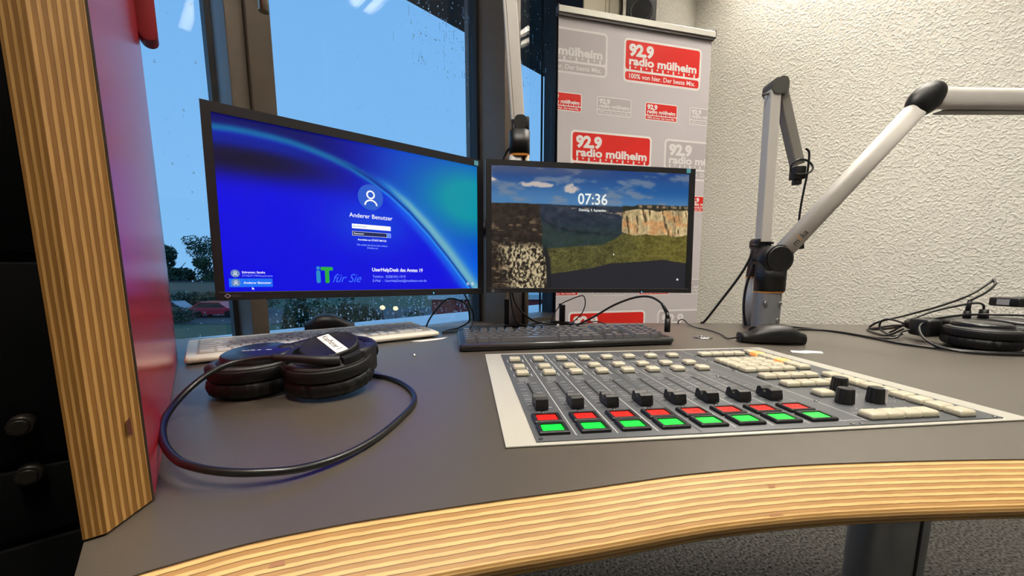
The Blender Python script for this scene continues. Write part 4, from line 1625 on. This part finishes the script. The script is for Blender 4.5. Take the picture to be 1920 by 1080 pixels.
b.build('forearm_tube', mat('arm_silver_darker', lin(150, 147, 140), .5, metal=.4), ar2)
b = B()
c0 = Vector((.7935, 1.12, 1.165)) - LB
b.box(c0.x - .016, c0.x + .014, c0.y - .014, c0.y + .014, c0.z - .020, c0.z + .014, bev=.003)
b.box(c0.x - .010, c0.x + .008, c0.y - .009, c0.y + .009, c0.z - .034, c0.z - .020, bev=.002)
b.build('microphone_clip', M_softblack, ar2)
b = B()
b.tube([c0 + Vector(p) for p in ((.004, -.015, .058), (.013, -.017, .048), (.014, -.018, .02), (.012, -.018, -.02), (.006, -.016, -.09), (.006, -.015, -.15), (.014, -.015, -.185))], .0028)
b.tube([c0 + Vector((.030 * math.cos(a) - .002, -.016 + .004 * math.sin(2 * a), .010 + .020 * math.sin(a))) for a in [2 * PI * i / 10 for i in range(10)]], .0026, closed=True)
b.cyl(c0 + Vector((.016, -.015, -.182)), c0 + Vector((.020, -.015, -.210)), .0062, .0070, n=14)
b.build('microphone_cable', M_cable, ar2)

# middle arm on the monitor pole
LC = Vector((.018, 1.085, 1.20))
ar3 = thing('boom_stand', 'silver microphone arm rising to the ceiling above the gap between the monitors', 'microphone arm', LC, 0, 'microphone arms')
B().prism(oval(.027, .025), -.006, .0, M=T(.002, 0, 0)).build('ring', M_orange, ar3)
b = B().prism(oval(.0275, .026), .0, .058, M=T(.002, 0, 0), smooth=True)
b.prism(oval(.027, .025), .058, .066, M=T(.002, 0, 0), top=oval(.016, .015), smooth=True)
b.prism(oval(.0165, .017), -.021, .021, M=T(.004, 0, .078) @ R(PI / 2, 'X'), smooth=True)
b.box(.018, .0275, -.012, .012, .055, .095, bev=.003)
b.build('joint', M_blackplastic, ar3)
b = B()
g0, g1 = Vector((.0155, 1.086, 1.285)) - LC, Vector((-.0330, 1.105, 1.95)) - LC
bar(b, g0, g1, rrect(-.0175, .0175, -.019, .019, .003, 3), (0, 1, 0), smooth=False)
t_ = b.build('arm_tube', M_armpaint, ar3)
b = B()
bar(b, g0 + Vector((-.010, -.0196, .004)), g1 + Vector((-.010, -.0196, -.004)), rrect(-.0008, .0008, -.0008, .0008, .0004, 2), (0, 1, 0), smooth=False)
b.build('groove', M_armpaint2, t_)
b = B().tube([(-.02, -.006, .02), (-.034, .0, .005), (-.048, .004, -.03), (-.056, .006, -.09)], .0032)
b.build('cable', M_cable, ar3)

# ------------------------------------------------------------------ roll-up banner
ban = thing('roll_up_banner', 'grey roll-up banner with red and white radio logos standing behind the right monitor', 'banner', (.6041, 1.956, 0), rot=(-.0149, 0, .2425))
ban.scale = (.9412, .9412, .9412)
BZ = 1.4228
HW = .4265


class Clip(B):
    def add(s, verts, faces, mi=0, smooth=False):
        vs = [Vector((min(max(v[0], -HW), HW), v[1], v[2])) for v in verts]
        return B.add(s, vs, faces, mi, smooth)


def fit(b, txt, x0, x1, y, cap, mi, bold, M, h_ref='H'):
    vs, fs = text_geo(txt, bold, 'LEFT', 0.0, 1.0)
    hv, _ = text_geo(h_ref, 0.0, 'LEFT', 0.0, 1.0)
    hh = max(v[1] for v in hv)
    w0, w1 = min(v[0] for v in vs), max(v[0] for v in vs)
    s = cap / hh
    k = (x1 - x0) / (w1 - w0)
    b.add([M @ Vector((x0 + (v[0] - w0) * k, y + v[1] * s, 0)) for v in vs], fs, mi)


def logo(b, x, top, w, red):
    """x, top = upper left corner; z layers are fractions of a millimetre of print."""
    k = w / .45
    h = .205 * k
    M = T(0, 0, BZ) @ FX
    bt = .0105 * k
    white, fill = (2, 1) if red else (3, 4)
    y0, y1 = top - h, top
    ym = top - .150 * k
    L = lambda z: M @ T(0, 0, z)
    b.poly(rrect(x, x + w, y0, y1, .022 * k, 5), .0006, white, M)
    b.poly(rrect(x + bt, x + w - bt, ym + bt * .5, y1 - bt, .013 * k, 4), .0009, fill, M)
    b.poly(rrect(x + bt, x + w - bt, y0 + bt, ym - bt * .5, .011 * k, 4), .0009, fill, M)
    fit(b, '92.9', x + .028 * k, x + .168 * k, top - .078 * k, .050 * k, white, .055, L(.0012))
    fit(b, 'radio m\u00fclheim', x + .030 * k, x + .423 * k, top - .1215 * k, .036 * k, white, .038, L(.0012))
    for q in range(7):
        cx = x + .036 * k + q * .0625 * k
        b.rect(cx - .0045 * k, cx + .0045 * k, ym, ym + .022 * k, .0011, white, M)
        if q < 6:
            b.rect(cx + .027 * k, cx + .035 * k, ym + .014 * k, ym + .021 * k, .0011, white, M)
    fit(b, '100% von hier. Der beste Mix.', x + .032 * k, x + .418 * k, y0 + .0200 * k, .0215 * k, white, .018, L(.0012))


b = Clip()
b.box(-HW, HW, -.0004, .0004, .07, BZ + .725)
for row in (0, 1):
    o_ = -.903 * row
    logo(b, -.0805, .673 + o_, .45, True)
    logo(b, -.619, .676 + o_, .45, False)
    logo(b, -.492, .386 + o_, .19, True)
    logo(b, -.220, .386 + o_, .19, False)
    logo(b, .049, .384 + o_, .19, True)
    logo(b, .314, .384 + o_, .19, False)
    logo(b, -.357, .217 + o_, .452, True)
    logo(b, .171, .215 + o_, .45, False)
    logo(b, .330, -.068 + o_, .19, True)
    logo(b, .060, -.068 + o_, .19, False)
    logo(b, -.210, -.068 + o_, .19, True)
    logo(b, -.480, -.068 + o_, .19, False)
b.build('printed_sheet', [M_bannergrey, M_bannerred, M_bannerwhite, M_bannerpale, M_bannergrey2], ban)
b = B()
pr_ = [(-.016, BZ + .733), (-.016, BZ + .758), (-.010, BZ + .764), (.012, BZ + .764), (.016, BZ + .758), (.016, BZ + .733)]
b.prism([(p[0], p[1]) for p in pr_], -.430, .436, M=Matrix(((0, 0, 1, 0), (1, 0, 0, 0), (0, 1, 0, 0), (0, 0, 0, 1))))
b.build('top_rail', M_rail, ban)
b = B()
b.box(-.4285, .432, -.011, .011, BZ + .720, BZ + .733)
b.box(-.4335, -.430, -.0175, .0175, BZ + .728, BZ + .765)
b.box(.436, .439, -.0175, .0175, BZ + .728, BZ + .765)
b.build('rail_lip', M_raildark, ban)
B().box(-.43, .43, -.10, .10, 0, .075, bev=.02).build('cassette', M_silver, ban)
B().cyl((0, .03, .07), (0, .03, BZ + .735), .008, n=12).build('support_rod', M_silver, ban)

# ------------------------------------------------------------------ wall loudspeaker
sp = thing('loudspeaker', 'black loudspeaker on a wall bracket, half hidden behind the banner top', 'loudspeaker', (.698, 2.30, 2.10), -.24)
b = B().box(-.0755, .0755, 0, .20, 0, .40, bev=.004)
b.build('cabinet', mat('speaker_black', lin(30, 30, 33), .5, bump=.3, bump_scale=500), sp)
Ms = T(0, 0, .187) @ R(PI / 2, 'X')
b = B()
b.lathe([(.062, 0), (.062, .003), (.056, .005), (.052, .002)], 48, M=Ms)
b.build('surround', M_softblack, sp)
b = B()
b.lathe([(.052, .002), (.044, -.004), (.026, -.014), (.022, -.015), (.019, -.006), (.011, -.002), (.0005, -.001)], 48, M=Ms)
b.build('cone', M_conc, sp)
B().box(.0757, .0785, -.001, .20, 0, .40).build('side_trim', mat('speaker_side_grey', lin(120, 116, 106), .5), sp)
B().cyl((0, .2, .2), (-.135, .315, .2), .015, n=16).build('wall_bracket', M_blackplastic, sp)

# ------------------------------------------------------------------ headphones


def pad_rings(r, h, wr=.0):
    return [(r * .55, .001), (r * .86, .0), (r * .97, h * .18), (r, h * .42), (r * .985, h * .62), (r * .93, h * .72), (r * .93, h * .78), (r * .99, h * .84), (r * .99, h * 1.02), (r * .90, h * 1.10)]


def wrinkled(b, r, h, M, mi=0):
    n = 120
    rings = []
    for rr, z in ((r * .5, .001), (r * .84, .0), (r * .96, h * .16), (r, h * .45), (r * .97, h * .75), (r * .90, h * .9)):
        ring = []
        for i in range(n):
            a = 2 * PI * i / n
            w = 1 + (.011 * math.sin(a * 24) + .008 * math.sin(a * 17 + 1) + .006 * math.sin(a * 33 + 2)) * (1 if h * .1 < z < h * .8 else .2)
            ring.append(M @ Vector((rr * w * math.cos(a), rr * w * math.sin(a), z)))
        rings.append(ring)
    b.loops(rings, mi, True)
    return b


M_hpshell = mat('headphone_shell', lin(19, 19, 20), .5, spec=.35, bump=.2, bump_scale=1500)
M_hpgloss = mat('headphone_plate', lin(24, 25, 28), .3, spec=.6)
HL = Vector((-.283, .492, DZ))
hp = thing('headphones', 'black folded headphones with a white name sticker, in front of the white keyboard', 'headphones', HL)


def cup(root, c_, r, tilt, yaw, pad_h=.022):
    M0 = T(*c_) @ R(yaw, 'Z') @ R(tilt, 'X') @ T(0, 0, 0)
    wrinkled(B(), r, pad_h, M0).build('ear_pad', M_leather, root)
    b = B()
    b.lathe([(r * .90, pad_h * .84), (r * .955, pad_h * .92), (r * .975, pad_h * 1.0), (r * .985, pad_h * 1.46), (r * .965, pad_h * 1.52), (r * .72, pad_h * 1.66), (r * .66, pad_h * 1.75)], 56, M=M0)
    b.lathe([(r * .955, pad_h * 1.535), (r * .78, pad_h * 1.635)], 56, mi=1, M=M0)  # paler grey stands in for light reflecting off the black flange
    b.build('ear_cup', [M_hpshell, mat('ear_cup_flange_sheen', lin(58, 58, 59), .42)], root)
    return M0


c1_ = Vector((-.236, .490, .7475 + .001)) - HL
m1 = cup(hp, c1_, .0535, math.radians(8), 0, .024)
b = B()
Md = m1 @ T(.004, .003, .043) @ R(math.radians(9), 'X')
b.lathe([(.026, -.008), (.031, -.005), (.0345, .003), (.0345, .0105), (.0330, .0125), (.0315, .0118), (.0005, .0118)], 56, M=Md)
b.build('cover_plate', M_hpshell, hp)
b = B()
Ma = Md @ T(.003, .001, .0119) @ R(math.radians(-44), 'Z')
b.prism(rrect(-.0300, .0300, -.0074, .0074, .0008, 2), 0, .0003, 0, M=Ma)
b.text('Kopfh\u00f6rer 1', .0108, Ma @ T(-.0270, -.0034, .0005), 1, .0, 'LEFT', .93)
b.build('sticker', [M_paper, M_ink], hp)
# yoke round the front cup and hinge blocks
b = B()
n = 30
rg = []
for i in range(n + 1):
    a = math.radians(-42 + 262 * i / n)
    ca, sa = math.cos(a), math.sin(a)
    rg.append([m1 @ Vector((q * ca, q * sa, z)) for q, z in ((.0390, .037), (.0475, .037), (.0475, .0465), (.0390, .0475))])
b.loops(rg, 0, False)
b.build('yoke', M_hpshell, hp)
b = B()
b.box(.084, .097, -.012, .034, .020, .057, bev=.005)
b.box(.060, .092, .018, .040, .036, .056, bev=.005)
b.build('hinge', M_blackplastic, hp)
# headband folded behind the cups
b = B()
hb = [(-.020, .030, .047), (-.014, .062, .047), (.010, .084, .048), (.045, .086, .048), (.074, .066, .047), (.088, .034, .044)]
prev = None
pts = [Vector(p) for p in hb]
b.tube(pts, .0095, n=12, sub=8)
b.sphere((-.022, .022, .047), (.014, .016, .0105))
b.build('headband', M_leather, hp)
c2_ = Vector((-.334, .490, DZ + .003)) - HL
m2 = cup(hp, c2_, .0515, math.radians(3), 0, .024)
b = B()
Mb = m2 @ T(.004, .004, .040) @ R(math.radians(3), 'X')
b.lathe([(.040, -.004), (.0405, .004), (.0395, .0080), (.037, .0092), (.0005, .0098)], 56, M=Mb)
b.build('cover_plate', M_hpgloss, hp)
b = B()
for k, (x, w) in enumerate(((-.016, .005), (-.010, .003), (-.006, .005), (.002, .004), (.012, .007))):
    b.rect(x, x + w, -.006 + .0012 * k, -.0035 + .0012 * k, .0105, 0, M=Mb)
b.build('white_print', mat('dim_white_print', lin(190, 196, 204), .5), hp)
# cable with its sleeve
CAB = [(-.2080, .4540, .7880), (-.2232, .4440, .7905), (-.2480, .4430, .7925), (-.2803, .4440, .7940), (-.3040, .4385, .7925), (-.3210, .4280, .7895), (-.3308, .4090, .7830), (-.3337, .3850, .7730), (-.3260, .3560, .7645),
       (-.3077, .3254, .760), (-.2794, .2947, .757), (-.2500, .2721, .755), (-.2269, .2622, .754), (-.2062, .2599, .752), (-.1853, .2627, .750), (-.1606, .2736, .747), (-.1393, .2980, .7445),
       (-.1242, .3356, .7435), (-.1156, .3860, .7433), (-.1135, .4283, .7433), (-.1229, .4652, .7433), (-.1455, .5038, .7433), (-.1762, .5350, .7433), (-.2098, .5520, .7433)]
b = B()
b.tube([Vector(p) - HL for p in CAB], .0031, n=10, sub=8)
b.build('cable', M_cable, hp)
b = B()
b.tube([Vector(p) - HL for p in CAB[:4]], lambda t: .0062 - .0022 * t, n=14, sub=8)
b.build('cable_sleeve', M_softblack, hp)

# second pair, at the right
HR = Vector((.955, .79, DZ))
h2 = thing('headphones', 'black headphones lying at the right edge of the desk among cables', 'headphones', HR)
ca = Vector((.943, .767, DZ + .003)) - HR
ma_ = cup(h2, ca, .056, math.radians(2), .3, .024)
cb = Vector((1.062, .802, DZ + .003)) - HR
mb_ = cup(h2, cb, .056, math.radians(2), .1, .024)
for m_ in (ma_, mb_):
    B().lathe([(.040, .036), (.0425, .040), (.0415, .047), (.038, .049), (.0005, .0495)], 48, M=m_ @ T(.004, .004, 0)).build('cover_plate', M_hpgloss, h2)
b = B()
b.tube([(-.045, .055, .032), (-.040, .090, .032), (.0, .118, .033), (.06, .118, .033), (.105, .085, .032), (.112, .045, .030)], .011, n=12, sub=8)
b.build('headband', M_leather, h2)
b = B()
b.box(-.062, -.030, .030, .075, .012, .050, bev=.006)
b.build('hinge', M_blackplastic, h2)
b = B()
b.box(.098, .124, .020, .060, .012, .048, bev=.006)
b.build('hinge', M_blackplastic, h2)

# small black box with two upright plugs
BX = Vector((1.125, .935, DZ))
jb = thing('junction_box', 'low black box with two upright plugs behind the right headphones', 'junction box', BX, .15)
B().box(-.11, .10, -.030, .035, .002, .040, bev=.006).build('case', M_blackplastic, jb)
for x in (-.075, .06):
    B().box(x, x + .012, -.02, .02, 0, .003).build('foot', M_softblack, jb)
b = B().cyl((-.022, 0, .040), (-.022, 0, .058), .0075, .0062, n=14).cyl((-.022, 0, .058), (-.020, 0, .082), .0048, .0040, n=14)
b.build('plug', M_softblack, jb)
b = B().cyl((.014, -.008, .040), (.014, -.008, .062), .0095, .0078, n=14)
b.build('plug', M_softblack, jb)
# flat black bar on a foot, at the edge of the picture
FB = Vector((1.37, .97, DZ))
fb = thing('talkback_unit', 'flat black bar-shaped device at the right edge above the headphones', 'desk device', FB, .05)
B().box(-.145, .14, -.03, .03, .066, .088, bev=.004).build('body', M_blackplastic, fb)
B().box(-.02, .02, -.018, .018, .004, .068, bev=.003).build('stem', M_softblack, fb)
B().box(-.05, .05, -.03, .03, 0, .006, bev=.002).build('base', M_softblack, fb)
B().box(-.146, -.142, -.012, .012, .070, .084).build('connector', M_silver, fb)

# ------------------------------------------------------------------ loose cables


def cable(name, pts, r, label, group=None, sub=8):
    b = B().tube(pts, r, n=8, sub=sub)
    return tag(b.build(name, M_cable), label, 'cable', group)


cable('headphone_cable', [(.7547, 1.0414, .7432), (.7897, .9932, .7432), (.8146, .9407, .7432), (.818, .8575, .7432), (.815, .7817, .7433), (.8771, .7103, .7433), (.9505, .6966, .7450), (1.0202, .7046, .750), (1.0850, .7335, .770),
      (1.115, .795, .798), (1.0572, .8678, .796), (.96, .8521, .792), (.888, .830, .780), (.850, .790, .760), (.8350, .745, .747), (.8476, .708, .7436), (.9243, .688, .7433), (1.0069, .685, .7433), (1.10, .71, .7436)], .0026,
      'black cable of the right headphones looping over their front')
cable('black_cable', [(.7256, .985, .7430), (.7809, .992, .7430), (.815, .95, .7432), (.8306, .865, .7432), (.850, .8434, .748), (.880, .8620, .758), (.8930, .8560, .763)], .0024,
      'short black cable running from behind the mouse to the right headphones')
cable('black_cable', [(.8960, .8730, .770), (.9045, .9094, .765), (.9198, .9604, .752), (.9200, .9892, .7435), (.8900, .9344, .7432), (.8766, .89, .745), (.8900, .868, .764)], .0024,
      'flat oval loop of thin black cable left of the right headphones')
cable('black_cable', [(.8965, .8750, .775), (.9109, .9245, .778), (.9049, .9396, .771), (.9012, .9349, .752), (.886, .885, .7435), (.893, .872, .752)], .0023,
      'small upright loop of thin black cable inside the oval loop')
cable('black_cable', [(.9005, .8862, .766), (.9198, .9426, .752), (.9188, .9759, .746), (.9237, .9863, .752), (.9245, .962, .768), (.9751, .9486, .786), (1.0704, .9652, .806), (1.1636, .985, .832), (1.215, .9865, .866), (1.220, .9865, .871),
      (1.2125, .975, .860), (1.170, .955, .842), (1.125, .938, .829), (1.1035, .9325, .822)], .0026,
      'black cable rising to a sharp peak above the right headphones')
cable('black_cable', [(1.1385, .929, .801), (1.132, .926, .812), (1.105, .915, .818), (1.06, .905, .815), (1.00, .905, .802), (.96, .905, .788), (.938, .912, .772), (.928, .925, .753), (.932, .942, .7435)], .0024,
      'grey-black cable arching out of the second upright plug')
cable('microphone_cable', [(.6665, 1.086, .955), (.655, 1.083, .922), (.635, 1.088, .878), (.600, 1.105, .812), (.5655, 1.125, .7475), (.556, 1.13, .7430)], .0034,
      'taut black cable slanting from the microphone arm joint to the desk edge')
cable('microphone_cable', [(.6710, 1.0755, .935), (.660, 1.073, .903), (.647, 1.070, .860), (.641, 1.067, .820), (.6405, 1.063, .780), (.647, 1.060, .7440)], .0034,
      'short black cable hanging down close beside the microphone arm base')
cable('keyboard_cable', [(-.1719, .945, .7432), (-.1608, .985, .7432), (-.1420, 1.025, .7432), (-.1174, 1.035, .757), (-.1119, 1.0075, .780), (-.1135, .975, .806), (-.1349, .960, .822), (-.1635, .970, .823), (-.1946, 1.000, .797), (-.2200, 1.0202, .765), (-.2280, 1.012, .7440)], .0022,
      'thin black cable curling up under the left monitor to its lower edge')
cable('keyboard_cable', [(-.1702, .935, .7432), (-.1349, .957, .7432), (-.1114, .9985, .7440), (-.104, 1.0336, .760), (-.1052, 1.0265, .785), (-.116, .9988, .820), (-.1265, .980, .850)], .0022,
      'thin black cable running from the white keyboard up behind the left monitor')
cable('black_cable', [(-.004, 1.045, .87), (.004, 1.048, .82), (.0212, 1.040, .790), (.0541, 1.066, .760), (.094, 1.0959, .745), (.1539, 1.0958, .744), (.177, 1.0586, .7432), (.1267, 1.0091, .7432), (.0699, 1.0025, .7432), (.041, 1.0417, .7432),
      (.0633, 1.105, .745), (.1209, 1.12, .747), (.1746, 1.111, .744), (.182, 1.0483, .7432)], .0026, 'coil of black cable dropping from the monitors behind the black keyboard')
cable('black_cable', [(-.0082, 1.035, .86), (-.0010, 1.045, .80), (.0077, 1.046, .764), (.0226, 1.044, .7490), (.0584, 1.0483, .7430), (.10, 1.03, .7430)], .0022, 'thin black cable hanging along the front of the monitor pole')
cable('black_cable', [(.03, 1.0, .7430), (.06, 1.075, .7450), (.115, 1.105, .7480), (.17, 1.085, .7450), (.165, 1.015, .7430), (.10, .978, .7430), (.045, .985, .7430)], .0024, 'wide loop of black cable lying behind the black keyboard')
cable('thin_wire', [(.1100, 1.095, .7435), (.1190, 1.105, .766), (.1330, 1.108, .789), (.1460, 1.108, .8020), (.1640, 1.105, .8110), (.190, 1.10, .8220), (.2043, 1.10, .822), (.2098, 1.105, .800), (.2013, 1.105, .774), (.1804, 1.10, .753), (.1600, 1.085, .7435)], .0016,
      'thin wire looping up over the small black bracket')
cable('thin_wire', [(.165, 1.07, .7432), (.20, 1.085, .7445), (.225, 1.08, .752), (.245, 1.07, .7520), (.268, 1.062, .7435), (.262, 1.045, .7425), (.22, 1.04, .7425), (.18, 1.035, .7425)], .0015,
      'thin wire forming a pointed loop right of the cable coil')
gn = thing('gooseneck_cable', 'stiff black cable arching over the black keyboard to an upright plug at its corner', 'cable', (.20, .92, DZ))
go = Vector((.20, .92, DZ))
b = B().tube([Vector(p) - go for p in [(.13, .992, .7445), (.1586, .9897, .7515), (.2028, .9728, .7758), (.249, .9473, .8096), (.2919, .9198, .8309), (.3192, .892, .8342), (.3351, .8579, .8205), (.3405, .8455, .8030), (.3416, .8402, .7920)]], .0026, n=10)
b.build('cable', M_cable, gn)
b = B()
b.cyl(Vector((.3345, .861, .822)) - go, Vector((.3405, .845, .8030)) - go, .0033, .0042, n=14)
b.cyl(Vector((.3405, .845, .8030)) - go, Vector((.3412, .8405, .7905)) - go, .0042, .0046, n=14)
b.cyl(Vector((.3412, .8405, .7905)) - go, Vector((.3412, .8400, .7610)) - go, .0062, .0062, n=18)
b.build('plug', M_softblack, gn)
tag(B().box(.117, .1235, 1.000, 1.006, .7460, .7560, bev=.001).build('cable_tag', M_paper), 'small white tag on the cable coil behind the black keyboard', 'tag')
bk = thing('bracket', 'small upright dark metal bracket at the desk edge behind the cable coil', 'bracket', (.148, 1.118, DZ))
B().box(-.010, .010, -.012, .012, 0, .003).build('base', M_blackplastic, bk)
B().box(-.0098, -.0062, -.010, .010, .003, .060, bev=.0008).build('upright', M_softblack, bk)
B().box(-.0048, .0062, -.006, .010, .003, .056, bev=.0008).build('upright', mat('gunmetal', lin(74, 68, 64), .4, metal=.5), bk)
B().cyl((-.0130, -.004, .056), (-.0062, -.004, .056), .0028, n=10).build('screw', M_softblack, bk)
